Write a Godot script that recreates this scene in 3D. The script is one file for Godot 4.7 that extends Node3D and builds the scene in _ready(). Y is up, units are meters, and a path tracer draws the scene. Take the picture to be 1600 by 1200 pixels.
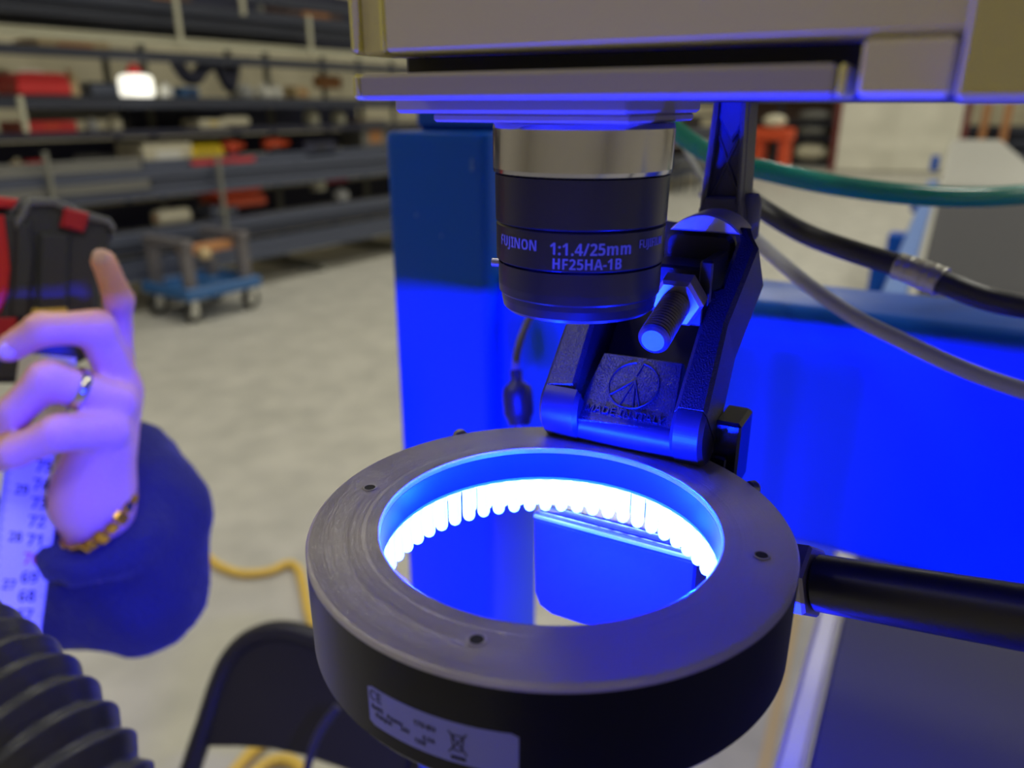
extends Node3D
# A ring light under a machine-vision lens on a conveyor gantry, in a steel store.

const LED_DOWN := 0.095
const LED_UP := 0.018
const F := 1203.0                      # focal length in pixels of the 1600 x 1200 frame
const CAM := Vector3(0, 1.25, 0)
var pitch := atan(435.0 / F)
const YAW := deg_to_rad(33.6)          # the camera looks this far left of the hall's long axis
const TH := deg_to_rad(-4.9)           # the machine's heading
var U := Vector3(sin(TH), 0, -cos(TH))
var V := Vector3(cos(TH), 0, sin(TH))
var RU := Vector3.FORWARD              # the hall's long axis and its cross axis
var RV := Vector3.RIGHT
var TURN := Basis(Vector3.UP, YAW)
var M := {}
var rng := RandomNumberGenerator.new()

# ------------------------------------------------------------------ geometry
class Geo:
	var st := SurfaceTool.new()
	var grp := 1
	var uvs := false
	func _init() -> void:
		st.begin(Mesh.PRIMITIVE_TRIANGLES)
	func tri(a: Vector3, b: Vector3, c: Vector3, g := -1, ua := Vector2.ZERO, ub := Vector2.ZERO, uc := Vector2.ZERO) -> void:
		st.set_smooth_group(g)
		st.set_uv(ua); st.add_vertex(a)
		st.set_smooth_group(g)
		st.set_uv(uc); st.add_vertex(c)
		st.set_smooth_group(g)
		st.set_uv(ub); st.add_vertex(b)
	func quad(a: Vector3, b: Vector3, c: Vector3, d: Vector3, g := -1, ua := Vector2.ZERO, ub := Vector2(1, 0), uc := Vector2.ONE, ud := Vector2(0, 1)) -> void:
		tri(a, b, c, g, ua, ub, uc)
		tri(a, c, d, g, ua, uc, ud)
	# rings run counter-clockwise about the direction from the first to the last; mode 0 flat, 1 smooth, 2 smooth round each band
	func loft(rings: Array, mode := 1, cap0 := true, cap1 := true, vs: Array = []) -> void:
		grp += 1
		var n: int = rings[0].size()
		for k in rings.size() - 1:
			var p: PackedVector3Array = rings[k]
			var q: PackedVector3Array = rings[k + 1]
			if mode == 2: grp += 1
			var v0: float = vs[k] if vs else float(k)
			var v1: float = vs[k + 1] if vs else float(k + 1)
			for i in n:
				var j := (i + 1) % n
				var u0 := float(i) / n
				var u1 := float(i + 1) / n
				quad(p[i], p[j], q[j], q[i], -1 if mode == 0 else grp, Vector2(u0, v0), Vector2(u1, v0), Vector2(u1, v1), Vector2(u0, v1))
		if cap0: cap(rings[0], true)
		if cap1: cap(rings[rings.size() - 1], false)
		grp += 1
	func cap(ring: PackedVector3Array, back: bool) -> void:
		var c := Vector3.ZERO
		for p in ring: c += p
		c /= ring.size()
		for i in ring.size():
			var j := (i + 1) % ring.size()
			if back: tri(c, ring[j], ring[i])
			else: tri(c, ring[i], ring[j])
	func lathe(profile: Array, seg: int, xf: Transform3D, mode := 1, closed := false, caps := true) -> void:
		var rings := []
		var vs := []
		var run := 0.0
		var prof := profile.duplicate()
		if closed: prof.append(profile[0])
		for k in prof.size():
			var pr: Vector2 = prof[k]
			if k > 0: run += (pr - prof[k - 1]).length()
			vs.append(run / 0.01)
			var ring := PackedVector3Array()
			for i in seg:
				var a := TAU * i / seg
				ring.append(xf * Vector3(pr.x * cos(a), pr.y, -pr.x * sin(a)))
			rings.append(ring)
		loft(rings, mode, caps and not closed, caps and not closed, vs)
	func tube(pts: Array, r, sides := 10, caps := true) -> void:
		var rings := []
		var t0: Vector3 = (pts[1] - pts[0]).normalized()
		var x := t0.cross(Vector3.UP if absf(t0.y) < 0.9 else Vector3.RIGHT).normalized()
		for k in pts.size():
			var a: Vector3 = pts[maxi(k - 1, 0)]
			var b: Vector3 = pts[mini(k + 1, pts.size() - 1)]
			var t := (b - a).normalized()
			x = (x - t * x.dot(t)).normalized()
			var y := t.cross(x)
			var rr: float = r[k] if r is Array else r
			var ring := PackedVector3Array()
			for i in sides:
				var w := TAU * i / sides
				ring.append(pts[k] + (x * cos(w) + y * sin(w)) * rr)
			rings.append(ring)
		loft(rings, 1, caps, caps)
	func box(xf: Transform3D, s: Vector3, b := 0.0) -> void:
		var rings := []
		var hb := minf(b, minf(s.x, minf(s.y, s.z)) * 0.45)
		if hb <= 0.0: hb = minf(s.x, minf(s.y, s.z)) * 0.02
		for lv in [[-s.y / 2, hb], [-s.y / 2 + hb, 0.0], [s.y / 2 - hb, 0.0], [s.y / 2, hb]]:
			var ins: float = lv[1]
			var x: float = s.x / 2 - ins
			var z: float = s.z / 2 - ins
			var c: float = hb * 0.7 if ins == 0.0 else hb * 0.3
			var ring := PackedVector3Array()
			for p in [[x, -z + c], [x - c, -z], [-x + c, -z], [-x, -z + c], [-x, z - c], [-x + c, z], [x - c, z], [x, z - c]]:
				ring.append(xf * Vector3(p[0], lv[0], p[1]))
			rings.append(ring)
		loft(rings, 0)
	func prism(poly: PackedVector2Array, xf: Transform3D, z0: float, z1: float, b := 0.0) -> void:
		var pp := poly.duplicate()
		if Geometry2D.is_polygon_clockwise(pp): pp.reverse()
		# is_polygon_clockwise follows y-down; make it counter-clockwise for y-up
		var area := 0.0
		for i in pp.size():
			area += pp[i].cross(pp[(i + 1) % pp.size()])
		if area < 0: pp.reverse()
		var n := pp.size()
		var inset := PackedVector2Array()
		for i in n:
			var e0 := (pp[i] - pp[(i + n - 1) % n]).normalized()
			var e1 := (pp[(i + 1) % n] - pp[i]).normalized()
			var n0 := Vector2(-e0.y, e0.x)
			var n1 := Vector2(-e1.y, e1.x)
			var m := n0 + n1
			var l := m.length_squared()
			inset.append(pp[i] + (m * (2.0 * b / maxf(l, 0.6)) if b > 0 else Vector2.ZERO))
		var rings := []
		var lev := [[z0, inset], [z0 + b, pp], [z1 - b, pp], [z1, inset]] if b > 0 else [[z0, pp], [z1, pp]]
		for lv in lev:
			var ring := PackedVector3Array()
			for p in lv[1]: ring.append(xf * Vector3(p.x, p.y, lv[0]))
			rings.append(ring)
		loft(rings, 0, false, false)
		var idx := Geometry2D.triangulate_polygon(inset)
		for k in range(0, idx.size(), 3):
			var a := inset[idx[k]]
			var bb := inset[idx[k + 1]]
			var c := inset[idx[k + 2]]
			if (bb - a).cross(c - a) < 0:
				var t := bb
				bb = c
				c = t
			tri(xf * Vector3(a.x, a.y, z1), xf * Vector3(bb.x, bb.y, z1), xf * Vector3(c.x, c.y, z1))
			tri(xf * Vector3(a.x, a.y, z0), xf * Vector3(c.x, c.y, z0), xf * Vector3(bb.x, bb.y, z0))
	# lettering h high, its left foot (or its middle) at the origin of the frame, bent by the callable if there is one
	func text(s: String, h: float, depth: float, put: Callable, center := false, squeeze := 1.0, bold := true) -> float:
		var tm := TextMesh.new()
		var f := SystemFont.new()
		f.font_names = PackedStringArray(["Droid Sans"])
		f.font_weight = 700 if bold else 400
		tm.font = f
		tm.text = s
		tm.font_size = 48
		tm.pixel_size = 1.0 / 48.0
		tm.depth = 0.1
		tm.curve_step = 2.0
		if tm.get_surface_count() == 0: return 0.0
		var ar := tm.surface_get_arrays(0)
		var vs: PackedVector3Array = ar[Mesh.ARRAY_VERTEX]
		var ix: PackedInt32Array = ar[Mesh.ARRAY_INDEX]
		var lo := Vector3(1e9, 1e9, 1e9)
		var hi := -lo
		for v in vs:
			lo = lo.min(v)
			hi = hi.max(v)
		var k := h / 0.72
		var wide := (hi.x - lo.x) * k * squeeze
		var mid := (hi.x + lo.x) / 2 if center else lo.x
		for i in range(0, ix.size(), 3):
			var q := []
			for j in 3:
				var v := vs[ix[i + j]]
				q.append(put.call(Vector3((v.x - mid) * k * squeeze, (v.y - (lo.y + hi.y) / 2) * k, (v.z + 0.05) * 10.0 * depth)))
			tri(q[0], q[2], q[1])
		return wide
	func mesh() -> ArrayMesh:
		st.generate_normals()
		st.index()
		return st.commit()

func xf(o: Vector3, x := Vector3.RIGHT, y := Vector3.UP, z := Vector3.BACK) -> Transform3D:
	return Transform3D(Basis(x, y, z), o)

func mx(o: Vector3) -> Transform3D:       # the machine's axes: x along the crossbar, z towards the viewer
	return Transform3D(Basis(V, Vector3.UP, -U), o)

func rx(o: Vector3) -> Transform3D:       # the hall's axes
	return Transform3D(Basis(RU, Vector3.UP, RV), o)

func axis(o: Vector3, y: Vector3) -> Transform3D:
	var yy := y.normalized()
	var x := yy.cross(Vector3.UP if absf(yy.y) < 0.9 else Vector3.RIGHT).normalized()
	return Transform3D(Basis(x, yy, x.cross(yy)), o)

# a sight line of the camera that the scene was surveyed with, and the point at a depth along it
func ray(px: float, py: float) -> Vector3:
	var x := (px - 800.0) / F
	var y := -(py - 600.0) / F
	return TURN * Vector3(x, y * cos(pitch) - sin(pitch), -cos(pitch) - y * sin(pitch))
func P(px: float, py: float, d: float) -> Vector3:
	return CAM + ray(px, py) * d
func on_plane(px: float, py: float, o: Vector3, n: Vector3) -> Vector3:
	var r := ray(px, py)
	return CAM + r * ((o - CAM).dot(n) / r.dot(n))
func ground(px: float, py: float, y := 0.0) -> Vector3:
	return on_plane(px, py, Vector3(0, y, 0), Vector3.UP)

func smooth_path(pts: Array, n := 8) -> Array:
	var out := []
	for i in pts.size() - 1:
		var a: Vector3 = pts[maxi(i - 1, 0)]
		var b: Vector3 = pts[i]
		var c: Vector3 = pts[i + 1]
		var d: Vector3 = pts[mini(i + 2, pts.size() - 1)]
		for k in n:
			out.append(b.cubic_interpolate(c, a, d, float(k) / n))
	out.append(pts[pts.size() - 1])
	return out

func circle(r: float, n: int, c := Vector2.ZERO, a0 := 0.0, a1 := TAU) -> PackedVector2Array:
	var o := PackedVector2Array()
	var full := absf(a1 - a0) > TAU - 0.001
	for i in n:
		var a := a0 + (a1 - a0) * i / (n if full else n - 1)
		o.append(c + Vector2(cos(a), sin(a)) * r)
	return o

func round_rect(w: float, h: float, r: float, n := 5) -> PackedVector2Array:
	var o := PackedVector2Array()
	for q in 4:
		var c := Vector2((w / 2 - r) * (1 if q in [0, 3] else -1), (h / 2 - r) * (1 if q in [0, 1] else -1))
		for i in n:
			var a := PI / 2 * q + PI / 2 * i / (n - 1)
			o.append(c + Vector2(cos(a), sin(a)) * r)
	return o

# ------------------------------------------------------------------ naming
func thing(called: String, at: Vector3, label: String, category: String, group := "") -> Node3D:
	var o := Node3D.new()
	o.name = numbered(called)
	add_child(o, true)
	o.position = at
	tag(o, label, category, group)
	return o
func numbered(called: String) -> String:
	if not has_node(NodePath(called)): return called
	var k := 1
	while has_node(NodePath("%s_%03d" % [called, k])): k += 1
	return "%s_%03d" % [called, k]
func tag(o: Node, label: String, category: String, group := "") -> void:
	o.set_meta("label", label)
	o.set_meta("category", category)
	if group: o.set_meta("group", group)
# commits world-space geometry under a thing (or a part, or the root)
func put(called: String, g: Geo, m: Material, parent: Node = null) -> MeshInstance3D:
	var o := MeshInstance3D.new()
	o.mesh = g.mesh()
	o.material_override = m
	if parent == null or parent == self:
		o.name = numbered(called)
		add_child(o, true)
	else:
		var k := 0
		var nm := called
		while parent.has_node(NodePath(nm)):
			k += 1
			nm = "%s_%03d" % [called, k]
		o.name = nm
		parent.add_child(o, true)
		if parent.get_parent() == self and not parent is MeshInstance3D: o.position = -parent.position
	return o
func single(called: String, g: Geo, m: Material, label: String, category: String, group := "") -> MeshInstance3D:
	var o := put(called, g, m)
	tag(o, label, category, group)
	return o
func struct(called: String, g: Geo, m: Material, label: String) -> MeshInstance3D:
	var o := put(called, g, m)
	o.set_meta("kind", "structure")
	tag(o, label, called.split("_")[0])
	return o

# ------------------------------------------------------------------ materials
func mat(c: Color, rough := 0.6, metal := 0.0, spec := 0.5) -> StandardMaterial3D:
	var m := StandardMaterial3D.new()
	m.albedo_color = c
	m.roughness = rough
	m.metallic = metal
	m.metallic_specular = spec
	return m
func c8(r: int, g: int, b: int) -> Color:
	return Color(r / 255.0, g / 255.0, b / 255.0)
func noise(freq: float, seed_: int, size := 256, ramp: Array = [], oct := 4, cell := false) -> NoiseTexture2D:
	var f := FastNoiseLite.new()
	f.noise_type = FastNoiseLite.TYPE_CELLULAR if cell else FastNoiseLite.TYPE_SIMPLEX_SMOOTH
	f.frequency = freq
	f.seed = seed_
	f.fractal_octaves = oct
	var t := NoiseTexture2D.new()
	t.width = size
	t.height = size
	t.seamless = true
	t.noise = f
	if ramp:
		var gr := Gradient.new()
		gr.offsets = PackedFloat32Array([0.0, 1.0])
		gr.colors = PackedColorArray(ramp)
		t.color_ramp = gr
	return t
func grain(m: StandardMaterial3D, scale: float, freq: float, relief_cm: float, seed_ := 3, oct := 2) -> StandardMaterial3D:
	m.heightmap_enabled = true
	m.heightmap_texture = noise(freq, seed_, 512, [], oct)
	m.heightmap_scale = relief_cm
	m.uv1_triplanar = true
	m.uv1_scale = Vector3.ONE * scale
	return m

func materials() -> void:
	var fl := mat(c8(255, 255, 255), 0.55)
	fl.albedo_texture = noise(0.012, 5, 1024, [c8(180, 178, 168), c8(206, 203, 192)], 5)
	fl.uv1_triplanar = true
	fl.uv1_world_triplanar = true
	fl.uv1_scale = Vector3.ONE * 0.3
	fl.detail_enabled = true
	fl.detail_albedo = noise(0.05, 9, 512, [Color(0.93, 0.93, 0.94), Color(1, 1, 1)], 4)
	fl.detail_blend_mode = BaseMaterial3D.BLEND_MODE_MUL
	M.floor = fl
	var wl := mat(c8(255, 255, 255), 0.85)
	wl.albedo_texture = noise(0.01, 15, 512, [c8(196, 188, 160), c8(220, 212, 184)], 4)
	wl.uv1_triplanar = true
	wl.uv1_scale = Vector3.ONE * 0.5
	M.wall = wl
	M.ceil = mat(c8(190, 190, 188), 0.9)
	M.black_anod = mat(c8(182, 178, 182), 0.3, 0.95)
	var bt := Image.create_empty(64, 1024, false, Image.FORMAT_RGB8)
	for y in 1024:
		var k := rng.randf()
		for x in 64:
			var q := clampf(k * 0.75 + rng.randf() * 0.25, 0, 1)
			bt.set_pixel(x, y, Color(q, q, q))
	var a: StandardMaterial3D = M.black_anod
	a.heightmap_enabled = true
	a.heightmap_texture = ImageTexture.create_from_image(bt)
	a.heightmap_scale = 0.006
	a.uv1_scale = Vector3(10, 1.0, 1)
	a.anisotropy_enabled = true
	a.anisotropy = 0.55
	M.black = mat(c8(26, 26, 29), 0.45)
	M.black_side = mat(c8(20, 20, 23), 0.34, 0.0, 0.3)
	M.bolt = mat(c8(96, 92, 94), 0.4, 0.8)
	M.rod = mat(c8(34, 34, 40), 0.36)
	M.black_gloss = mat(c8(22, 22, 25), 0.22)
	M.lens_black = mat(c8(17, 17, 20), 0.32)
	M.black_matt = mat(c8(22, 22, 24), 0.8)
	M.clamp = grain(mat(c8(22, 22, 25), 0.33, 0.0, 0.6), 60.0, 0.075, 0.020)
	M.clamp_smooth = mat(c8(24, 24, 27), 0.36)
	M.lever = grain(mat(c8(82, 82, 86), 0.42), 60.0, 0.06, 0.002)
	M.chrome = mat(c8(184, 184, 200), 0.16, 1.0)
	M.steel = mat(c8(150, 148, 146), 0.34, 1.0)
	M.alu = mat(c8(216, 216, 212), 0.42, 0.9)
	M.zinc = mat(c8(150, 146, 150), 0.38, 0.7)
	M.blue = grain(mat(c8(14, 86, 196), 0.34, 0.0, 0.35), 8.0, 0.02, 0.01)
	M.blue_pale = mat(c8(90, 128, 200), 0.4)
	M.khaki = mat(c8(214, 204, 150), 0.6)
	M.khaki_edge = mat(c8(232, 222, 110), 0.55)
	M.khaki_grey = mat(c8(166, 158, 140), 0.6)
	M.olive = mat(c8(200, 188, 112), 0.6)  # khaki with the yellower reflected tint of the right side painted in
	M.rubber = mat(c8(30, 30, 34), 0.5)
	M.label = mat(c8(128, 132, 222), 0.5)  # blue bounce light on the label painted into its colour
	M.ink = mat(c8(24, 24, 34), 0.7)
	M.print = mat(c8(122, 122, 128), 0.6)
	M.dark_ink = mat(c8(40, 40, 44), 0.7)
	M.red_ink = mat(c8(200, 60, 80), 0.7)
	M.glass = mat(Color(0.05, 0.06, 0.1), 0.05, 0.0, 0.8)
	M.teal = mat(c8(40, 150, 136), 0.2)
	M.cable_black = mat(c8(48, 48, 52), 0.4)
	M.cable_grey = mat(c8(176, 178, 180), 0.5)
	M.tape = grain(mat(c8(190, 188, 180), 0.35, 0.7), 40.0, 0.03, 0.02)
	M.yellow_hose = mat(c8(226, 190, 84), 0.5)
	M.skin = mat(c8(228, 174, 150), 0.5)
	M.skin.subsurf_scatter_enabled = true
	M.skin.subsurf_scatter_strength = 0.15
	M.nail = mat(c8(226, 186, 168), 0.3)
	M.cloth = grain(mat(c8(38, 42, 62), 0.9), 12.0, 0.04, 0.12)
	M.cloth.rim_enabled = true
	M.cloth.rim = 0.5
	M.gold = mat(c8(226, 180, 92), 0.22, 1.0)
	M.silver = mat(c8(214, 210, 200), 0.14, 1.0)
	M.red = mat(c8(196, 40, 44), 0.4)
	M.red_dark = mat(c8(170, 30, 44), 0.45)
	M.tape_black = grain(mat(c8(52, 54, 60), 0.5), 30.0, 0.08, 0.004)
	M.tape_grey = mat(c8(104, 106, 110), 0.45)
	M.blade = mat(c8(214, 212, 208), 0.4)
	M.hose = mat(c8(70, 72, 78), 0.36)
	M.rack_post = mat(c8(118, 118, 110), 0.6)
	M.rack_dark = mat(c8(52, 56, 72), 0.55, 0.2)
	M.rack_mid = mat(c8(86, 92, 112), 0.5, 0.3)
	M.rack_light = mat(c8(126, 126, 124), 0.5, 0.3)
	M.rack_pale = mat(c8(178, 176, 156), 0.6)
	M.orange = mat(c8(222, 84, 44), 0.5)
	M.orange_dark = mat(c8(176, 72, 44), 0.5)
	M.yellow = mat(c8(238, 206, 24), 0.4)
	M.white = mat(c8(232, 232, 226), 0.5)
	M.glowing_jug = mat(c8(240, 240, 232), 0.5)  # white jug, not a lamp; emission added for its blown-out brightness
	M.glowing_jug.emission_enabled = true
	M.glowing_jug.emission = c8(255, 252, 235)
	M.glowing_jug.emission_energy_multiplier = 1.3
	M.cream = mat(c8(214, 208, 184), 0.6)
	M.wood = mat(c8(186, 130, 84), 0.7)
	M.wood_pale = mat(c8(198, 176, 134), 0.7)
	M.brown = mat(c8(96, 74, 66), 0.7)
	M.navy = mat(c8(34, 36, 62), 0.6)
	M.post_grey = mat(c8(112, 108, 112), 0.5, 0.2)
	M.trolley_blue = mat(c8(52, 100, 158), 0.4)
	M.belt = mat(c8(36, 36, 46), 0.6)
	var wv := Image.create_empty(64, 64, false, Image.FORMAT_RGB8)
	for y in 64:
		for x in 64:
			var q := 0.5 + 0.3 * sin(TAU * y / 16.0) + 0.2 * sin(TAU * x / 16.0) * (1.0 if (y / 16) % 2 == 0 else -1.0)
			wv.set_pixel(x, y, Color(q, q, q))
	M.belt.heightmap_enabled = true
	M.belt.heightmap_texture = ImageTexture.create_from_image(wv)
	M.belt.heightmap_scale = 0.03
	M.belt.uv1_triplanar = true
	M.belt.uv1_scale = Vector3.ONE * 140.0
	M.board = mat(c8(255, 255, 255), 0.7)
	M.board.albedo_texture = noise(0.004, 33, 256, [c8(206, 204, 190), c8(228, 226, 212)], 3)
	M.board.uv1_triplanar = true
	M.rust = mat(c8(110, 48, 44), 0.6)
	M.pcb = mat(c8(70, 110, 120), 0.5)
	M.led = mat(c8(225, 240, 250), 0.12)
	M.led.emission_enabled = true
	M.led.emission = Color(0.34, 0.62, 1.0).linear_to_srgb()
	M.led.emission_energy_multiplier = 2.2

# ------------------------------------------------------------------ bodies
# bones [from, to, radius, radius]: tapered capsules joined by a smooth minimum and meshed as surface nets
func body(bones: Array, cell: float, k: float, wave := 0.0) -> Geo:
	var lo := Vector3(1e9, 1e9, 1e9)
	var hi := -lo
	for b in bones:
		var r := Vector3.ONE * (maxf(b[2], b[3]) + k + 2 * cell)
		lo = lo.min(b[0] - r).min(b[1] - r)
		hi = hi.max(b[0] + r).max(b[1] + r)
	var nx := int((hi.x - lo.x) / cell) + 2
	var ny := int((hi.y - lo.y) / cell) + 2
	var nz := int((hi.z - lo.z) / cell) + 2
	var f := PackedFloat32Array()
	f.resize(nx * ny * nz)
	f.fill(1.0)
	for b in bones:
		var p: Vector3 = b[0]
		var d: Vector3 = b[1] - p
		var dd := maxf(d.length_squared(), 1e-12)
		var r0: float = b[2]
		var r1: float = b[3]
		var kk: float = b[4] if b.size() > 4 else k
		var mr := maxf(r0, r1) + kk + 1.5 * cell
		var l0 := ((p.min(b[1]) - Vector3.ONE * mr - lo) / cell).floor().max(Vector3.ZERO)
		var l1 := ((p.max(b[1]) + Vector3.ONE * mr - lo) / cell).ceil()
		for z in range(int(l0.z), mini(int(l1.z) + 1, nz)):
			for y in range(int(l0.y), mini(int(l1.y) + 1, ny)):
				var row := (z * ny + y) * nx
				for x in range(int(l0.x), mini(int(l1.x) + 1, nx)):
					var w := lo + Vector3(x, y, z) * cell - p
					var t := clampf(w.dot(d) / dd, 0.0, 1.0)
					var s := (w - d * t).length() - lerpf(r0, r1, t)
					var o := f[row + x]
					var h := maxf(kk - absf(o - s), 0.0) / kk
					f[row + x] = minf(o, s) - h * h * kk * 0.25
	if wave > 0.0:
		var fn := FastNoiseLite.new()
		fn.seed = 4
		fn.frequency = 16.0
		for z in nz:
			for y in ny:
				for x in nx:
					var i := (z * ny + y) * nx + x
					if absf(f[i]) < 0.03:
						var w := lo + Vector3(x, y, z) * cell
						f[i] += wave * (fn.get_noise_3d(w.x, w.y * 2.0, w.z) + 0.4 * fn.get_noise_3d(w.x * 3, w.y * 5.0, w.z * 3))
	var g := Geo.new()
	var at := {}
	var step := [0, 1, nx, nx + 1, nx * ny, nx * ny + 1, nx * ny + nx, nx * ny + nx + 1]
	var edges := [[0, 1], [2, 3], [4, 5], [6, 7], [0, 2], [1, 3], [4, 6], [5, 7], [0, 4], [1, 5], [2, 6], [3, 7]]
	for z in nz - 1:
		for y in ny - 1:
			for x in nx - 1:
				var i := (z * ny + y) * nx + x
				if absf(f[i]) > 3.5 * cell: continue
				var neg := 0
				for c in 8:
					if f[i + step[c]] < 0: neg += 1
				if neg == 0 or neg == 8: continue
				var sum := Vector3.ZERO
				var cnt := 0
				for e in edges:
					var a: float = f[i + step[e[0]]]
					var b2: float = f[i + step[e[1]]]
					if (a < 0) != (b2 < 0):
						var t := a / (a - b2)
						var pa := Vector3(e[0] & 1, (e[0] >> 1) & 1, e[0] >> 2)
						var pb := Vector3(e[1] & 1, (e[1] >> 1) & 1, e[1] >> 2)
						sum += pa.lerp(pb, t)
						cnt += 1
				at[i] = lo + (Vector3(x, y, z) + sum / cnt) * cell
	for i in at:
		for ax in 3:
			var s: int = [1, nx, nx * ny][ax]
			var a: float = f[i]
			var b3: float = f[i + s]
			if (a < 0) == (b3 < 0): continue
			var s1: int = [nx, nx * ny, 1][ax]
			var s2: int = [nx * ny, 1, nx][ax]
			if not (at.has(i - s1) and at.has(i - s2) and at.has(i - s1 - s2)): continue
			if a < 0: g.quad(at[i], at[i - s1], at[i - s1 - s2], at[i - s2], 1)
			else: g.quad(at[i], at[i - s2], at[i - s1 - s2], at[i - s1], 1)
	return g

# ================================================================== the scene
func _ready() -> void:
	rng.seed = 11
	set_view()
	materials()
	hall()
	gantry()
	conveyor()
	enclosure()
	lens()
	ring_light()
	clamp_arm()
	support_rod()
	cables()
	hand_and_tape()
	ribbed_hose()
	chair()
	rack()
	trolley()
	far_side()

func set_view() -> void:
	var cam := Camera3D.new()
	cam.name = "camera"
	cam.fov = rad_to_deg(2.0 * atan(600.0 / F))
	cam.near = 0.01
	cam.far = 100.0
	cam.position = CAM
	cam.rotation = Vector3(-pitch, YAW, 0)
	var at := CameraAttributesPhysical.new()
	at.frustum_focal_length = 12.0 / tan(atan(600.0 / F))
	at.frustum_focus_distance = 0.157
	at.exposure_aperture = 11.0
	cam.attributes = at
	add_child(cam)
	cam.current = true
	var we := WorldEnvironment.new()
	we.name = "environment"
	var e := Environment.new()
	e.background_mode = Environment.BG_COLOR
	e.background_color = Color(0.02, 0.02, 0.02)
	e.tonemap_mode = Environment.TONE_MAPPER_LINEAR
	e.tonemap_exposure = 1.0
	e.sdfgi_enabled = true
	e.ssao_enabled = true
	e.ssil_enabled = true
	we.environment = e
	add_child(we)
	# the hall's ceiling lamps
	var k := 0
	for s in [-1.5, 2.5, 6.5, 11.0, 15.5]:
		for t in [-3.0, 2.0, 7.0]:
			var c: Vector3 = RU * s + RV * t + Vector3(0, 5.55, 0)
			var row := "left" if t < -2.0 else "middle" if t < 3.0 else "right"
			var o := thing("ceiling_light", c, "white strip light on the hall ceiling, %s row, %s from the near wall" % [row, ["first", "second", "third", "fourth", "fifth"][k / 3]], "ceiling light", "hall ceiling lights")
			M.lamp = mat(c8(240, 240, 235), 0.5)
			M.lamp.emission_enabled = true
			M.lamp.emission = c8(255, 250, 232)
			M.lamp.emission_energy_multiplier = 6.0
			var g := Geo.new()
			g.box(rx(c + Vector3(0, 0.08, 0)), Vector3(1.7, 0.08, 0.5), 0.02)
			put("housing", g, mat(c8(200, 200, 200), 0.5), o)
			g = Geo.new()
			g.box(rx(c + Vector3(0, 0.02, 0)), Vector3(1.6, 0.03, 0.4), 0.01)
			put("diffuser", g, M.lamp, o)
			g = Geo.new()
			g.tube([c + Vector3(0, 0.1, 0), c + Vector3(0, 0.45, 0)], 0.01, 8)
			put("hanger", g, mat(c8(120, 120, 120), 0.5), o)
			var l := AreaLight3D.new()
			l.name = "lamp_light"
			l.area_size = Vector2(1.6, 0.4)
			l.light_color = c8(255, 252, 238)
			l.light_energy = 5.2
			l.area_range = 40.0
			l.shadow_enabled = true
			l.transform = Transform3D(Basis(RU, -RV, Vector3.UP), Vector3(0, -0.01, 0))
			o.add_child(l)
			k += 1

func hall() -> void:
	var s0 := -7.0
	var s1 := 21.0
	var t0 := -6.3
	var t1 := 11.0
	var mid := RU * (s0 + s1) / 2 + RV * (t0 + t1) / 2
	var ls := s1 - s0
	var lt := t1 - t0
	var g := Geo.new()
	g.box(rx(mid + Vector3(0, -0.1, 0)), Vector3(ls + 0.6, 0.2, lt + 0.6), 0.01)
	struct("floor", g, M.floor, "worn grey concrete floor of the hall")
	g = Geo.new()
	g.box(rx(mid + Vector3(0, 6.1, 0)), Vector3(ls + 0.6, 0.2, lt + 0.6), 0.01)
	struct("ceiling", g, M.ceil, "pale ceiling of the hall above the lamps")
	g = Geo.new()
	g.box(rx(RU * (s0 + s1) / 2 + RV * (t0 - 0.15) + Vector3(0, 3, 0)), Vector3(ls, 6, 0.3), 0.01)
	struct("wall_left", g, M.wall, "beige hall wall behind the steel rack")
	g = Geo.new()
	g.box(rx(RU * (s0 + s1) / 2 + RV * (t1 + 0.15) + Vector3(0, 3, 0)), Vector3(ls, 6, 0.3), 0.01)
	struct("wall_right", g, M.wall, "beige hall wall on the conveyor side")
	g = Geo.new()
	g.box(rx(RU * (s1 + 0.15) + RV * (t0 + t1) / 2 + Vector3(0, 3, 0)), Vector3(0.3, 6, lt), 0.01)
	struct("wall_far", g, M.wall, "far end wall of the hall")
	g = Geo.new()
	g.box(rx(RU * (s0 - 0.15) + RV * (t0 + t1) / 2 + Vector3(0, 3, 0)), Vector3(0.3, 6, lt), 0.01)
	struct("wall_near", g, M.wall, "end wall of the hall behind the viewer")

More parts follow.
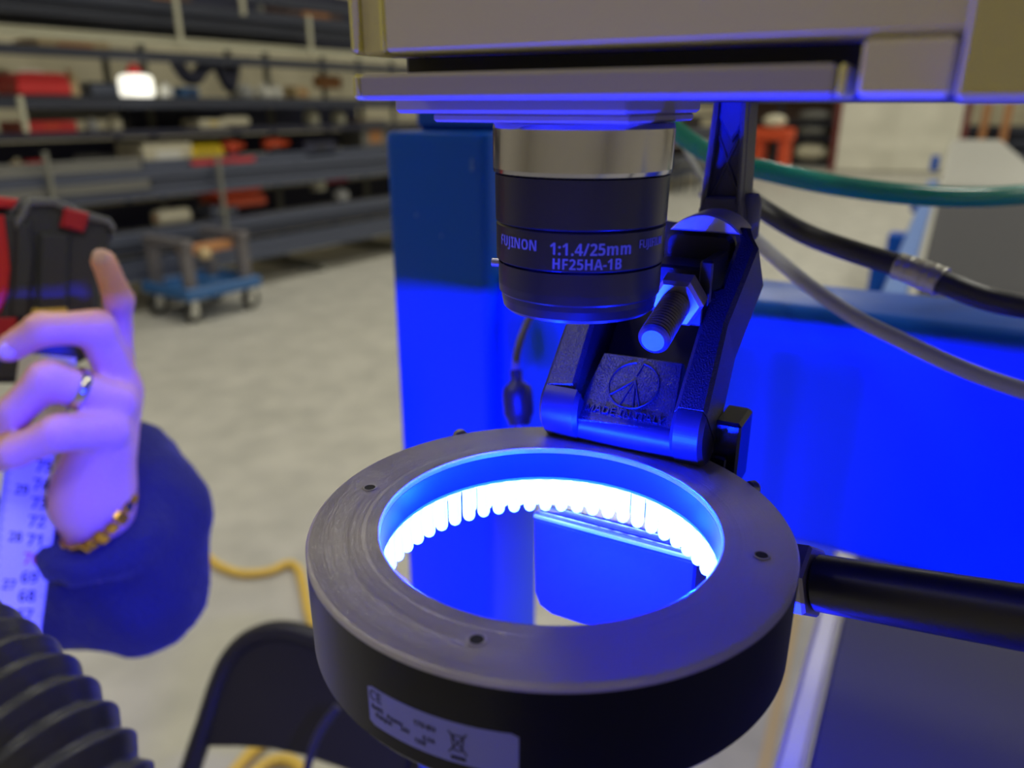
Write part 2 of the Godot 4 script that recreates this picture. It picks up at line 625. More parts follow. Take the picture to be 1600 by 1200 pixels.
# ------------------------------------------------------------------ blue gantry
var col_o: Vector3
func gantry() -> void:
	var a := P(597, 205, 0.42)           # top left front edge of the post
	col_o = a
	var w := 0.066
	var top := a.y
	var c := a + V * (w / 2) + U * (w / 2)
	var o := thing("gantry_post", Vector3(c.x, 0, c.z), "square blue painted steel post standing behind the black lens", "post")
	var g := Geo.new()
	var poly := round_rect(w, w, 0.006)
	var rings := []
	for lv in [[0.0, 1.0], [top - 0.004, 1.0], [top - 0.001, 0.985], [top, 0.95]]:
		var ring := PackedVector3Array()
		for p in poly: ring.append(Vector3(c.x, lv[0], c.z) + V * (p.x * lv[1]) - U * (p.y * lv[1]))
		rings.append(ring)
	rings.reverse()
	for r in rings: r.reverse()
	g.loft(rings, 2)
	put("tube", g, M.blue, o)
	g = Geo.new()
	g.box(mx(Vector3(c.x, 0.006, c.z)), Vector3(0.14, 0.012, 0.14), 0.003)
	put("foot_plate", g, M.blue, o)
	g = Geo.new()
	g.box(mx(Vector3(c.x, top + 0.12, c.z) + V * -0.002 + U * 0.004), Vector3(0.056, 0.24, 0.02), 0.003)
	put("inner_upright", g, M.blue, o)
	# chipped paint marks
	for q in [[738, 252, 0.0009], [738, 262, 0.0012], [651, 336, 0.0008], [690, 368, 0.0006]]:
		g = Geo.new()
		var pp := on_plane(q[0], q[1], a, U) - U * 0.0004
		g.box(mx(pp), Vector3(q[2] * 1.4, q[2] * 2.4, 0.0004), 0.0001)
		put("paint_chip", g, M.blue_pale, o)
	# crossbar
	var fr := a + U * 0.012
	var tp := on_plane(1195, 474, fr, U)
	var bt := on_plane(1300, 868, fr, U)
	var h := tp.y - bt.y
	var s0 := (c - fr).dot(V) + w / 2 + 0.0005
	var len_ := 1.2
	var cc := fr + V * (s0 + len_ / 2) + U * 0.03
	cc.y = (tp.y + bt.y) / 2
	var o2 := thing("gantry_crossbar", Vector3(cc.x, bt.y, cc.z), "wide blue steel crossbar spanning over the black conveyor belt", "beam")
	g = Geo.new()
	var pr := round_rect(0.06, h, 0.007)
	rings = []
	for e in [0.0, len_]:
		var ring := PackedVector3Array()
		for p in pr: ring.append(fr + V * (s0 + e) + U * (0.03 - p.x) + Vector3(0, cc.y + p.y - fr.y, 0))
		rings.append(ring)
	rings.reverse()
	g.loft(rings, 2)
	put("beam", g, M.blue, o2)

# ------------------------------------------------------------------ conveyor
func conveyor() -> void:
	var by := CAM.y - 0.30
	var e0 := ground(1268, 1180, by)      # left edge of the belt
	var t := (e0).dot(V)
	var base := V * t
	var wd := 0.46
	var s0 := -0.4
	var s1 := 3.05
	var o := thing("belt_conveyor", base + V * wd / 2 + U * 1.2, "long belt conveyor with black ribbed belt running away to the right", "conveyor")
	var g := Geo.new()
	var mid := base + V * (wd / 2) + U * ((s0 + s1) / 2)
	g.box(mx(mid + Vector3(0, by - 0.004, 0)), Vector3(wd, 0.008, s1 - s0), 0.002)
	put("belt", g, M.belt, o)
	g = Geo.new()
	g.box(mx(mid + Vector3(0, by - 0.03, 0)), Vector3(wd - 0.02, 0.04, s1 - s0), 0.002)
	put("slider_bed", g, M.rack_mid, o)
	g = Geo.new()
	g.box(mx(base - V * 0.008 + U * ((s0 + s1) / 2) + Vector3(0, by - 0.006, 0)), Vector3(0.013, 0.02, s1 - s0), 0.003)
	put("guide_strip", g, M.alu, o)
	g = Geo.new()
	g.box(mx(base + V * (wd + 0.02) + U * ((s0 + s1) / 2) + Vector3(0, by - 0.04, 0)), Vector3(0.03, 0.1, s1 - s0), 0.004)
	put("side_rail", g, M.blue_pale, o)
	g = Geo.new()
	g.box(mx(base - V * 0.035 + U * 2.2 + Vector3(0, by - 0.035, 0)), Vector3(0.04, 0.07, 3.3), 0.004)
	put("side_rail", g, M.blue_pale, o)
	for q in [[1400, 455, 0.95], [1402, 400, 0.0], [1428, 320, 0.0], [1455, 265, 0.0]]:
		var p := ground(q[0] + 6, q[1] - 12, by - 0.06)
		p = base + U * (p.dot(U)) - V * 0.075
		g = Geo.new()
		g.box(mx(Vector3(p.x, by - 0.07, p.z)), Vector3(0.05, 0.1, 0.07), 0.006)
		put("rail_bracket", g, M.blue, o)
	for s in [1.1, 2.9]:
		for x in [0.10, wd + 0.02]:
			g = Geo.new()
			g.box(mx(base + V * x + U * s + Vector3(0, (by - 0.07) / 2, 0)), Vector3(0.05, by - 0.07, 0.05), 0.004)
			put("leg", g, M.blue, o)
	# ribbed deck beyond the belt
	var n0 := s1 + 0.05
	var n1 := 7.6
	var o2 := thing("aluminium_deck", base + V * wd / 2 + U * n0 + Vector3(0, by - 0.05, 0), "bright ribbed aluminium deck lying at the far end of the conveyor", "deck")
	g = Geo.new()
	g.box(mx(base + V * (wd / 2 - 0.06) + U * ((n0 + n1) / 2) + Vector3(0, by + 0.0, 0)), Vector3(0.36, 0.07, n1 - n0), 0.008)
	put("plate", g, M.alu, o2)
	for k in 34:
		g = Geo.new()
		g.box(mx(base + V * (wd / 2 - 0.06) + U * (n0 + 0.08 + k * 0.13) + Vector3(0, by + 0.038, 0)), Vector3(0.34, 0.01, 0.07), 0.004)
		put("rib", g, M.alu, o2)
	for s in [n0 + 0.3, n1 - 0.3]:
		for x in [0.05, 0.29]:
			g = Geo.new()
			g.box(mx(base + V * x + U * s + Vector3(0, (by - 0.035) / 2, 0)), Vector3(0.05, by - 0.035, 0.05), 0.004)
			put("leg", g, M.blue, o2)
	# strip of tan tape on the floor beside the conveyor
	var p0 := ground(1196, 1190)
	var p1 := ground(1236, 1000)
	g = Geo.new()
	var dir := (p1 - p0).normalized()
	var sd := dir.cross(Vector3.UP)
	g.box(Transform3D(Basis(sd, Vector3.UP, -dir), (p0 + p1) / 2 + Vector3(0, 0.001, 0)), Vector3(0.024, 0.002, (p1 - p0).length() * 2.2), 0.0003)
	single("floor_tape", g, M.wood_pale, "tan tape strip on the floor beside the conveyor", "tape")

# ------------------------------------------------------------------ yellow enclosure
func enclosure() -> void:
	var a := P(552, 118, 0.12)
	var o3 := a
	var X := func(px: float) -> float: return (on_plane(px, 120, o3, U) - o3).dot(V)
	var Y := func(px: float, py: float) -> float: return on_plane(px, py, o3, U).y
	var yb := CAM.y + 0.0008
	var xl: float = X.call(549)
	var xr: float = X.call(1600) + 0.32
	var at := func(x: float, y: float, d: float) -> Vector3: return Vector3(o3.x, y, o3.z) + V * x + U * d
	var o := thing("camera_enclosure", at.call((xl + xr) / 2, yb, 0.1), "large khaki yellow metal enclosure hanging over the lens with a dark groove", "enclosure")
	var ytop := yb + 0.42
	var deep := 0.20
	var slab := func(x0: float, x1: float, y0: float, y1: float, d0: float, d1: float, b: float) -> Geo:
		var g := Geo.new()
		g.box(mx(at.call((x0 + x1) / 2, (y0 + y1) / 2, (d0 + d1) / 2)), Vector3(x1 - x0, y1 - y0, d1 - d0), b)
		return g
	var gy0: float = Y.call(700, 112)     # groove
	var gy1: float = Y.call(700, 80)
	var xg0: float = X.call(1322)
	var xg1: float = X.call(1341)
	put("body", slab.call(xl + 0.001, xr, yb, ytop, 0.012, deep, 0.002), M.rubber, o)
	put("upper_panel", slab.call(X.call(604), xr - 0.002, gy1, ytop, 0.0, 0.0115, 0.0006), M.khaki, o)
	put("edge_strip", slab.call(xl, X.call(561), gy1, ytop, 0.0, 0.0115, 0.0008), M.khaki_edge, o)
	put("side_flange", slab.call(X.call(561) + 0.0001, X.call(594), gy1, ytop, 0.0012, 0.0115, 0.0004), M.khaki, o)
	put("seam_strip", slab.call(X.call(594) + 0.0001, X.call(604) - 0.0001, gy1, ytop, 0.0002, 0.0115, 0.0006), M.khaki_edge, o)
	put("lower_lip", slab.call(X.call(560), X.call(1306), yb, gy0, 0.0, 0.0115, 0.0006), M.khaki_grey, o)
	put("lip_edge", slab.call(X.call(1306) + 0.0002, xg0, yb, gy0, 0.0, 0.0115, 0.0006), M.khaki_edge, o)
	put("lip_edge", slab.call(xl, X.call(560) - 0.0002, yb, gy0, 0.0, 0.0115, 0.0006), M.khaki_edge, o)
	put("corner_panel", slab.call(xg1, X.call(1490), yb, gy1 - 0.0002, 0.0, 0.0115, 0.0006), M.khaki, o)
	put("tinted_panel", slab.call(X.call(1490) + 0.0004, xr, yb - 0.0004, ytop, -0.004, -0.0004, 0.0006), M.olive, o)  # separate panel so the reflected tint can be painted on
	put("added_shade_slab", slab.call(X.call(760), xr, yb + 0.10, ytop, -0.22, -0.006, 0.004), M.khaki, o)  # slab added out of view to shade the near right of the ring
	# support arm back to the post
	put("support_arm", slab.call(-0.004, 0.05, yb + 0.03, yb + 0.09, deep, 0.34, 0.003), M.khaki, o)

func lens() -> void:
	var c := TURN * Vector3(0.0132, 0, -0.150)
	var o := thing("camera_lens", c + CAM + Vector3(0, -0.038, 0), "black cylindrical camera lens with silver mount pointing down at the ring", "lens")
	var w := func(y: float) -> Transform3D: return Transform3D(Basis(), c + CAM + Vector3(0, y, 0))
	var g := Geo.new()
	g.box(mx(c + CAM + Vector3(0, 0.0002, 0) - V * 0.006), Vector3(0.044, 0.003, 0.04), 0.0006)
	put("flange_plate", g, M.khaki_grey, o)
	g = Geo.new()
	g.box(mx(c + CAM + Vector3(0, -0.0020, 0) - V * 0.003), Vector3(0.037, 0.0015, 0.035), 0.0004)
	put("adapter_plate", g, M.khaki_grey, o)
	var x: Transform3D = w.call(0.0)
	g = Geo.new()
	g.lathe([Vector2(0.0160, -0.0118), Vector2(0.0167, -0.0115), Vector2(0.0168, -0.0108), Vector2(0.0168, -0.0038), Vector2(0.0166, -0.0029)], 72, x, 2)
	put("mount_ring", g, M.chrome, o)
	g = Geo.new()
	g.lathe([Vector2(0.0160, -0.0206), Vector2(0.0163, -0.0203), Vector2(0.0164, -0.0119)], 72, x, 2)
	put("focus_ring", g, M.lens_black, o)
	g = Geo.new()
	g.lathe([Vector2(0.0158, -0.0278), Vector2(0.0162, -0.0275), Vector2(0.0162, -0.0210), Vector2(0.0159, -0.02065)], 72, x, 2)
	put("barrel", g, M.lens_black, o)
	g = Geo.new()
	g.lathe([Vector2(0.0132, -0.0372), Vector2(0.0142, -0.0375), Vector2(0.0149, -0.0368), Vector2(0.0152, -0.0352), Vector2(0.0153, -0.0342), Vector2(0.0157, -0.0338), Vector2(0.0158, -0.0322), Vector2(0.0158, -0.0282)], 72, x, 2, false, false)
	put("aperture_ring", g, M.lens_black, o)
	g = Geo.new()
	g.lathe([Vector2(0.001, -0.0352), Vector2(0.007, -0.0354), Vector2(0.0132, -0.0365)], 48, x, 1, false, true)
	put("front_glass", g, M.glass, o)
	g = Geo.new()
	g.tube([c + CAM + Vector3(-0.0150, -0.0300, 0.0035), c + CAM + Vector3(-0.0178, -0.0301, 0.0042)], 0.0009, 12)
	put("lock_screw", g, M.steel, o)
	# engraved print, wrapped round the barrel
	var R := 0.01625
	var face := atan2(-c.x, -c.z)        # towards the viewer
	for it in [["FUJINON", 0.0019, -0.0236, -0.80, true], ["1:1.4/25mm", 0.0021, -0.0236, 0.13, true], ["HF25HA-1B", 0.0019, -0.0262, 0.09, true], ["FUJIFILM", 0.0015, -0.0233, 0.93, false]]:
		var h: float = it[1]
		var yy: float = it[2]
		var a0: float = it[3]
		g = Geo.new()
		g.text(it[0], h, 0.00006, func(v: Vector3) -> Vector3:
			var a := face + a0 + v.x / R
			return c + CAM + Vector3(sin(a) * (R + v.z), yy + v.y, cos(a) * (R + v.z)), true, 0.92, it[4])
		put("engraving", g, M.print, o)

# ------------------------------------------------------------------ ring light
var ring_c := TURN * Vector3(0.0071, -0.0737, -0.1288)
func ring_light() -> void:
	var c := CAM + ring_c
	var o := thing("ring_light", c + Vector3(0, -0.02, 0), "round black anodised ring light with glowing blue white lamps inside", "ring light")
	var x := Transform3D(Basis(), c)
	var g: Geo
	g = Geo.new()
	var prof := [Vector2(0.0318, -0.0013), Vector2(0.0318, -0.0072), Vector2(0.0426, -0.0078), Vector2(0.0426, -0.0190), Vector2(0.0430, -0.0198), Vector2(0.0444, -0.0198), Vector2(0.0450, -0.0188), Vector2(0.0450, -0.00125), Vector2(0.0320, -0.00125)]
	g.lathe(prof, 144, x, 2, true)
	put("housing", g, M.black_side, o)
	g = Geo.new()
	g.lathe([Vector2(0.0318, -0.0003), Vector2(0.0318, -0.0012), Vector2(0.0450, -0.0012), Vector2(0.0450, -0.0006), Vector2(0.0447, -0.0002), Vector2(0.0443, 0.0), Vector2(0.0321, 0.0)], 144, x, 2, true)
	put("top_plate", g, M.black_anod, o)
	g = Geo.new()
	g.lathe([Vector2(0.0322, -0.0081), Vector2(0.0425, -0.0081), Vector2(0.0425, -0.0079), Vector2(0.0322, -0.0075)], 96, x, 2, true)
	put("circuit_board", g, M.pcb, o)
	# lamps: a round-tipped 3 mm body on a collar
	g = Geo.new()
	g.lathe([Vector2(0.00002, -0.0088), Vector2(0.0006, -0.0087), Vector2(0.0011, -0.0083), Vector2(0.0014, -0.0076), Vector2(0.00145, -0.007), Vector2(0.00145, -0.0012), Vector2(0.0016, -0.0011), Vector2(0.0016, 0.0)], 14, Transform3D(), 1)
	var lm := g.mesh()
	var n := 56
	for row in 2:
		for i in n:
			var a := TAU * (i + 0.5 * (row % 2)) / n
			var r: float = 0.0334 + row * 0.0032
			var led := MeshInstance3D.new()
			led.mesh = lm
			led.material_override = M.led
			led.name = "led" if row == 0 and i == 0 else "led_%03d" % (row * n + i)
			led.position = Vector3(r * cos(a), 0.02 - 0.0081, -r * sin(a))
			o.add_child(led, true)
	# the light of the lamp ring: just below the tips, aimed inwards and down; and what the lamp bodies scatter upwards
	for i in 20:
		var up := i >= 16
		var a := TAU * (i + 0.5) / (4.0 if up else 16.0)
		var inward := Vector3(-cos(a), 0, sin(a))
		var l := AreaLight3D.new()
		l.name = "led_glow" if up else "led_light"
		l.position = Vector3(0.0300 * cos(a), 0.02 - (0.0150 if up else 0.0184), -0.0300 * sin(a))
		l.basis = Basis.looking_at(inward * 0.75 + Vector3.UP * 0.66 if up else inward * 0.85 + Vector3.DOWN * 0.52)
		l.area_size = Vector2(0.004, 0.004)
		l.light_color = Color(0.004, 0.075, 1.0)
		l.light_energy = LED_UP if up else LED_DOWN
		l.area_range = 12.0
		l.shadow_enabled = true
		o.add_child(l, true)
	# screw holes in the top face
	for q in [[578, 762], [745, 1000], [1190, 868]]:
		var p := ground(q[0], q[1], c.y)
		g = Geo.new()
		g.lathe([Vector2(0.0011, 0.00012), Vector2(0.0011, 0.00004), Vector2(0.00152, 0.00004), Vector2(0.00152, 0.00012), Vector2(0.0013, 0.00016)], 24, Transform3D(Basis(), p), 1, true)
		var rim := put("screw_hole", g, M.black_anod, o)
		g = Geo.new()
		g.lathe([Vector2(0.00001, 0.00004), Vector2(0.00111, 0.00006)], 24, Transform3D(Basis(Vector3.RIGHT, Vector3.UP, Vector3.BACK), p), 0, false, false)
		g.cap(PackedVector3Array(range(24).map(func(i): return p + Vector3(0.00112 * cos(TAU * i / 24), 0.00008, -0.00112 * sin(TAU * i / 24)))), false)
		put("bore", g, M.black_matt, rim)
	# screws in the side
	for q in [[706, 674, 0.0018], [1188, 766, 0.0016]]:
		var p := ground(q[0], q[1], c.y - 0.002)
		var dir := (p - c) * Vector3(1, 0, 1)
		dir = dir.normalized()
		g = Geo.new()
		g.lathe([Vector2(q[2], 0.0), Vector2(q[2], 0.0012), Vector2(q[2] * 0.7, 0.0018)], 20, axis(c + dir * 0.0448 + Vector3(0, -0.0012, 0), dir), 2)
		put("side_screw", g, M.steel, o)
	# rating label wrapped round the front
	var R := 0.04506
	var on := func(px: float, py: float) -> Vector2:     # (angle, height) where a sight line meets the side
		var d := ray(px, py)
		var oc := Vector2(-ring_c.x, -ring_c.z)
		var dd := Vector2(d.x, d.z)
		var b := oc.dot(dd)
		var t := (-b - sqrt(maxf(b * b - dd.length_squared() * (oc.length_squared() - R * R), 0.0))) / dd.length_squared()
		var p := d * t - ring_c
		return Vector2(atan2(p.x, p.z), p.y)
	var tl: Vector2 = on.call(574, 1069)
	var tr: Vector2 = on.call(811, 1146)
	var bl: Vector2 = on.call(578, 1127)
	var yt := (tl.y + tr.y) / 2
	var yb := bl.y
	var lw := (tr.x - tl.x) * R
	var lh := yt - yb
	var at := func(u: float, v: float, e: float) -> Vector3:   # u, v from the label's top left, metres
		var a := tl.x + u / R
		return c + Vector3(sin(a) * (R + e), yt - v, cos(a) * (R + e))
	g = Geo.new()
	var rr := 0.0005
	var lp := []
	for i in 25:
		var u := lw * i / 24.0
		var ins := 0.0
		if i == 0 or i == 24: ins = rr
		lp.append([at.call(u, ins, 0.0), at.call(u, lh - ins, 0.0)])
	for i in 24: g.quad(lp[i][1], lp[i + 1][1], lp[i + 1][0], lp[i][0], 5)
	var lab := put("rating_label", g, M.label, o)
	var wr := func(s: String, u: float, v: float, h: float, sq: float, bold: bool) -> void:
		var gg := Geo.new()
		gg.text(s, h, 0.00002, func(q: Vector3) -> Vector3: return at.call(u + q.x, v - q.y, 0.00006 + q.z), false, sq, bold)
		put("lettering", gg, M.ink, lab)
	var k := lh / 7.2
	wr.call("CE", lw * 0.02, k * 1.5, k * 1.7, 1.0, false)
	wr.call("RoHS", lw * 0.03, k * 3.6, k * 0.8, 0.9, true)
	wr.call("Power", lw * 0.16, k * 3.9, k * 0.8, 0.9, true)
	wr.call("Output", lw * 0.06, k * 5.0, k * 0.8, 0.9, true)
	wr.call("24V", lw * 0.26, k * 4.7, k * 0.8, 0.9, true)
	wr.call("170-BU", lw * 0.36, k * 2.4, k * 0.9, 0.9, true)
	wr.call("0.5A", lw * 0.42, k * 4.6, k * 0.8, 0.9, true)
	wr.call("12W", lw * 0.36, k * 5.6, k * 0.8, 0.9, true)
	# crossed-out bin
	g = Geo.new()
	var line := func(u0: float, v0: float, u1: float, v1: float, w: float) -> void:
		var d := Vector2(u1 - u0, v1 - v0).normalized() * w / 2
		var q := Vector2(-d.y, d.x)
		g.quad(at.call(u0 - q.x, v0 - q.y, 0.00008), at.call(u0 + q.x, v0 + q.y, 0.00008), at.call(u1 + q.x, v1 + q.y, 0.00008), at.call(u1 - q.x, v1 - q.y, 0.00008), -1)
	var bx := lw * 0.60
	for s in [[0, 2.2, 2.2, 2.2], [0.2, 2.2, 0.5, 4.8], [2.0, 2.2, 1.7, 4.8], [0.5, 4.8, 1.7, 4.8], [-0.3, 1.6, 2.5, 5.4], [2.5, 1.6, -0.3, 5.4]]:
		line.call(bx + s[0] * k, s[1] * k, bx + s[2] * k, s[3] * k, k * 0.22)
	line.call(bx, 6.2 * k, bx + 2.3 * k, 6.2 * k, k * 0.6)
	put("bin_symbol", g, M.ink, lab)

# ------------------------------------------------------------------ clamp
func clamp_arm() -> void:
	var n := (Vector3.UP - U).normalized()
	var yd := (Vector3.UP + U).normalized()
	var org := P(847, 603, 0.178)
	var loc := func(px: float, py: float, z: float) -> Vector2:
		var p := on_plane(px, py, org + n * z, n) - org
		return Vector2(p.dot(V), p.dot(yd))
	var fr := Transform3D(Basis(V, yd, n), org)
	var poly := func(pts: Array, z: float) -> PackedVector2Array:
		var o2 := PackedVector2Array()
		for q in pts: o2.append(loc.call(q[0], q[1], z))
		return o2
	var o := thing("grip_clamp", org + Vector3(0, -0.01, 0), "black cast metal grip clamp with raised lettering holding above the ring", "clamp")
	# side cheeks
	var g := Geo.new()
	var rp: PackedVector2Array = poly.call([[1104, 649], [1137, 505], [1178, 402], [1185, 384], [1176, 367], [1172, 353], [1156, 351], [1148, 360], [1151, 377], [1126, 447], [1110, 452], [1096, 492], [1052, 641]], 0.0)
	g.prism(rp, fr, -0.017, 0.0, 0.0009)
	put("right_cheek", g, M.clamp, o)
	g = Geo.new()
	var lp: PackedVector2Array = poly.call([[847, 605], [884, 499], [908, 430], [955, 425], [928, 502], [898, 605]], 0.0)
	g.prism(lp, fr, -0.015, 0.0, 0.0009)
	put("left_cheek", g, M.clamp, o)
	# rounded bar at the foot
	var br: Vector2 = loc.call(1104, 649, 0.0)
	var bl: Vector2 = loc.call(847, 604, 0.0)
	var y0 := bl.y
	var xr := br.x
	var prof := PackedVector2Array()   # (y, z)
	prof.append(Vector2(y0 + 0.0008, 0.0))
	for i in 21:
		var a := PI / 2 * i / 20.0
		prof.append(Vector2(y0 - 0.0075 * sin(a), -0.0075 + 0.0075 * cos(a)))
	prof.append(Vector2(y0 - 0.0075, -0.0135))
	prof.append(Vector2(y0 - 0.006, -0.015))
	prof.append(Vector2(y0 + 0.0008, -0.015))
	# the profile's x is the clamp's y, its y the clamp's z, its depth runs along the crossbar
	var bf := Transform3D(Basis(yd, n, V), org)
	var m0: float = loc.call(897, 640, 0.0).x
	var m1: float = loc.call(1052, 641, 0.0).x
	g = Geo.new()
	g.prism(prof, bf, bl.x, m0, 0.0009)
	g.prism(prof, bf, m1, xr, 0.0009)
	var ym: float = loc.call(972, 660, -0.0042).y
	var prof2 := PackedVector2Array([Vector2(ym + 0.0008, -0.0042)])
	for i in 21:
		var a := PI / 2 * i / 20.0
		prof2.append(Vector2(ym - (ym - y0 + 0.0072) * sin(a), -0.0042 - 0.0045 * (1 - cos(a))))
	prof2.append(Vector2(y0 - 0.0072, -0.0135))
	prof2.append(Vector2(y0 - 0.006, -0.015))
	prof2.append(Vector2(ym + 0.0008, -0.015))
	g.prism(prof2, bf, m0 - 0.001, m1 + 0.001, 0.0003)
	put("foot_bar", g, M.clamp_smooth, o)
	# sunk panel with the maker's mark
	var z1 := -0.0042
	g = Geo.new()
	g.prism(poly.call([[893, 655], [1050, 676], [1068, 567], [944, 550]], z1), fr, -0.013, z1, 0.0003)
	var pan := put("sunk_panel", g, M.clamp, o)
	g = Geo.new()
	var tc: Vector2 = loc.call(976, 647, z1)
	g.text("MADE IN ITALY", 0.00175, 0.0005, func(v: Vector3) -> Vector3: return fr * Vector3(tc.x + v.x, tc.y + v.y, z1 + v.z - 0.00002), true, 1.15, false)
	put("raised_lettering", g, M.clamp_smooth, pan)
	g = Geo.new()
	var ec: Vector2 = loc.call(990, 602, z1)
	var er := 0.0058
	var bar := func(a: Vector2, b: Vector2) -> void:
		g.tube([fr * Vector3(a.x, a.y, z1 + 0.00005), fr * Vector3(b.x, b.y, z1 + 0.00005)], 0.00026, 6)
	var cp := circle(er, 40, ec)
	for i in 40:
		if i in [9, 10]: continue
		bar.call(cp[i], cp[(i + 1) % 40])
	var ap := ec + Vector2(0, 0.0013)
	for a in [215.0, 252.0, 285.0, 300.0]:
		bar.call(ap, ec + Vector2(cos(deg_to_rad(a)), sin(deg_to_rad(a))) * er)
	bar.call(ap + Vector2(0, 0.001), ec + Vector2(0.0008, er))
	put("raised_emblem", g, M.clamp_smooth, pan)
	# back of the opening
	g = Geo.new()
	g.prism(poly.call([[930, 575], [1075, 590], [1160, 360], [960, 330]], -0.015), fr, -0.022, -0.015, 0.0006)
	put("back_web", g, M.black_matt, o)
	# bolt and nut
	var b0 := P(1066, 458, 0.1740)
	var b1 := P(1021, 531, 0.1575)
	var bd := (b1 - b0).normalized()
	g = Geo.new()
	var pf := []
	var L := (b1 - b0).length()
	var turns := int(L / 0.00115)
	for i in turns:
		pf.append(Vector2(0.0025, L * i / turns))
		pf.append(Vector2(0.0034, L * (i + 0.35) / turns))
		pf.append(Vector2(0.0034, L * (i + 0.6) / turns))
	pf.append(Vector2(0.0030, L))
	pf.append(Vector2(0.0024, L + 0.0005))
	g.lathe(pf, 28, axis(b0, bd), 2)
	put("bolt", g, M.bolt, o)
	g = Geo.new()
	g.lathe([Vector2(0.0056, 0.0), Vector2(0.0061, 0.0006), Vector2(0.0061, 0.0046), Vector2(0.0053, 0.0054)], 6, axis(b0 + bd * 0.0005, bd), 0)
	put("nut", g, M.zinc, o)
	# sliding jaw: block, pad and round metal end
	var ab := func(px: float, py: float, d: float, s: Vector3, b: float) -> Geo:
		var gg := Geo.new()
		gg.box(mx(P(px, py, d)), s, b)
		return gg
	put("jaw_block", ab.call(1062, 446, 0.1835, Vector3(0.0125, 0.0115, 0.011), 0.0006), M.clamp_smooth, o)
	put("jaw_block", ab.call(1085, 484, 0.174, Vector3(0.005, 0.006, 0.006), 0.0004), M.clamp_smooth, o)
	put("jaw_rail", ab.call(1114, 440, 0.178, Vector3(0.003, 0.012, 0.014), 0.0005), M.clamp_smooth, o)
	g = Geo.new()
	var pc := P(1094, 386, 0.1885)
	var padp := round_rect(0.0172, 0.0078, 0.003)
	g.prism(padp, mx(pc), -0.006, 0.0015, 0.001)
	put("rubber_pad", g, M.black, o)
	# the round jaw end: a segment of a disc
	var jo := P(1097, 404, 0.1825)
	var seg := PackedVector2Array()
	for i in 25:
		var an := lerpf(0.64, PI - 0.64, i / 24.0)
		seg.append(Vector2(cos(an), sin(an)) * 0.0104)
	g = Geo.new()
	g.prism(seg, mx(jo), -0.0125, 0.0, 0.0004)
	put("round_jaw", g, M.alu, o)
	# lever standing up behind
	var lo := P(1135, 352, 0.200)
	var lx := Transform3D(Basis(V, Vector3.UP, -U), lo)
	var Lh := 0.052
	var wl := func(px: float, py: float) -> Vector2:
		var p := on_plane(px, py, lo, U) - lo
		return Vector2(p.dot(V), p.y)
	var outer := [wl.call(1087, 347), wl.call(1091, 327), wl.call(1112, 180), wl.call(1117, 140), wl.call(1166, 136), wl.call(1163, 180), wl.call(1155, 312), wl.call(1159, 352)]
	g = Geo.new()
	g.prism(PackedVector2Array(outer), lx, -0.016, -0.0045, 0.0008)
	var lev := put("lever", g, M.lever, o)
	for s in [[[1091, 335], [1112, 180], [1117, 140], [1124, 140], [1120, 180], [1103, 306], [1100, 335]], [[1146, 335], [1150, 306], [1156, 180], [1158, 140], [1166, 138], [1163, 180], [1155, 312], [1157, 335]], [[1089, 347], [1091, 327], [1101, 308], [1150, 308], [1155, 327], [1158, 350]]]:
		g = Geo.new()
		var pl := PackedVector2Array()
		for q in s: pl.append(wl.call(q[0], q[1]))
		g.prism(pl, lx, -0.0046, 0.0, 0.0006)
		put("rim", g, M.lever, lev)
	for s in [[1116, 213, 1147, 305], [1150, 213, 1106, 305]]:
		g = Geo.new()
		var a: Vector2 = wl.call(s[0], s[1])
		var b: Vector2 = wl.call(s[2], s[3])
		g.tube([lx * Vector3(a.x, a.y, -0.0045), lx * Vector3(b.x, b.y, -0.0045)], 0.0005, 6)
		put("cross_rib", g, M.lever, lev)
	g = Geo.new()
	var bo: Vector2 = wl.call(1143, 190)
	g.prism(PackedVector2Array([bo + Vector2(-0.004, 0.008), bo + Vector2(-0.004, 0.001), bo + Vector2(0.0, -0.005), bo + Vector2(0.0025, 0.0), bo + Vector2(0.003, 0.008)]), lx, -0.0046, -0.002, 0.0006)
	put("web", g, M.lever, lev)
	g = Geo.new()
	var kb := P(1170, 338, 0.206)
	g.lathe([Vector2(0.0024, -0.006), Vector2(0.0030, -0.005), Vector2(0.0030, 0.004), Vector2(0.0022, 0.006)], 24, Transform3D(Basis(), kb), 1)
	put("hinge_boss", g, M.tape_grey, o)
	# stud block under the right cheek
	var so := P(1141, 700, 0.178)
	g = Geo.new()
	g.box(mx(so), Vector3(0.0062, 0.017, 0.012), 0.0008)
	put("stud_block", g, M.black_gloss, o)
	g = Geo.new()
	g.box(mx(so + Vector3(0, -0.0035, 0) - U * 0.0062 - V * 0.0012), Vector3(0.0040, 0.008, 0.002), 0.0005)
	put("stud_tab", g, M.black_gloss, o)
	# block under the ring, seen through it
	var mo := P(830, 809, 0.192)
	g = Geo.new()
	var mw := 0.0418
	var mh := 0.0268
	var mp := PackedVector2Array([Vector2(0.0005, 0), Vector2(mw, 0), Vector2(mw, -mh), Vector2(0.006, -mh), Vector2(0.0025, -mh + 0.0016), Vector2(0.0012, -mh + 0.005)])
	g.prism(mp, mx(mo), -0.016, 0.0, 0.0006)
	var o2 := thing("mounting_block", mo + Vector3(0, -mh, 0), "dark flat block below the ring light, its top edge lit brightly", "block")
	put("body", g, M.black, o2)
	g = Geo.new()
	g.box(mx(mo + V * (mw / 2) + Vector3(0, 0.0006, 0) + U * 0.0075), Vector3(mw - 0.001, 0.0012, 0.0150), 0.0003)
	put("gleam_strip", g, M.alu, o2)  # bright metal strip added so the block top shines under the lamps
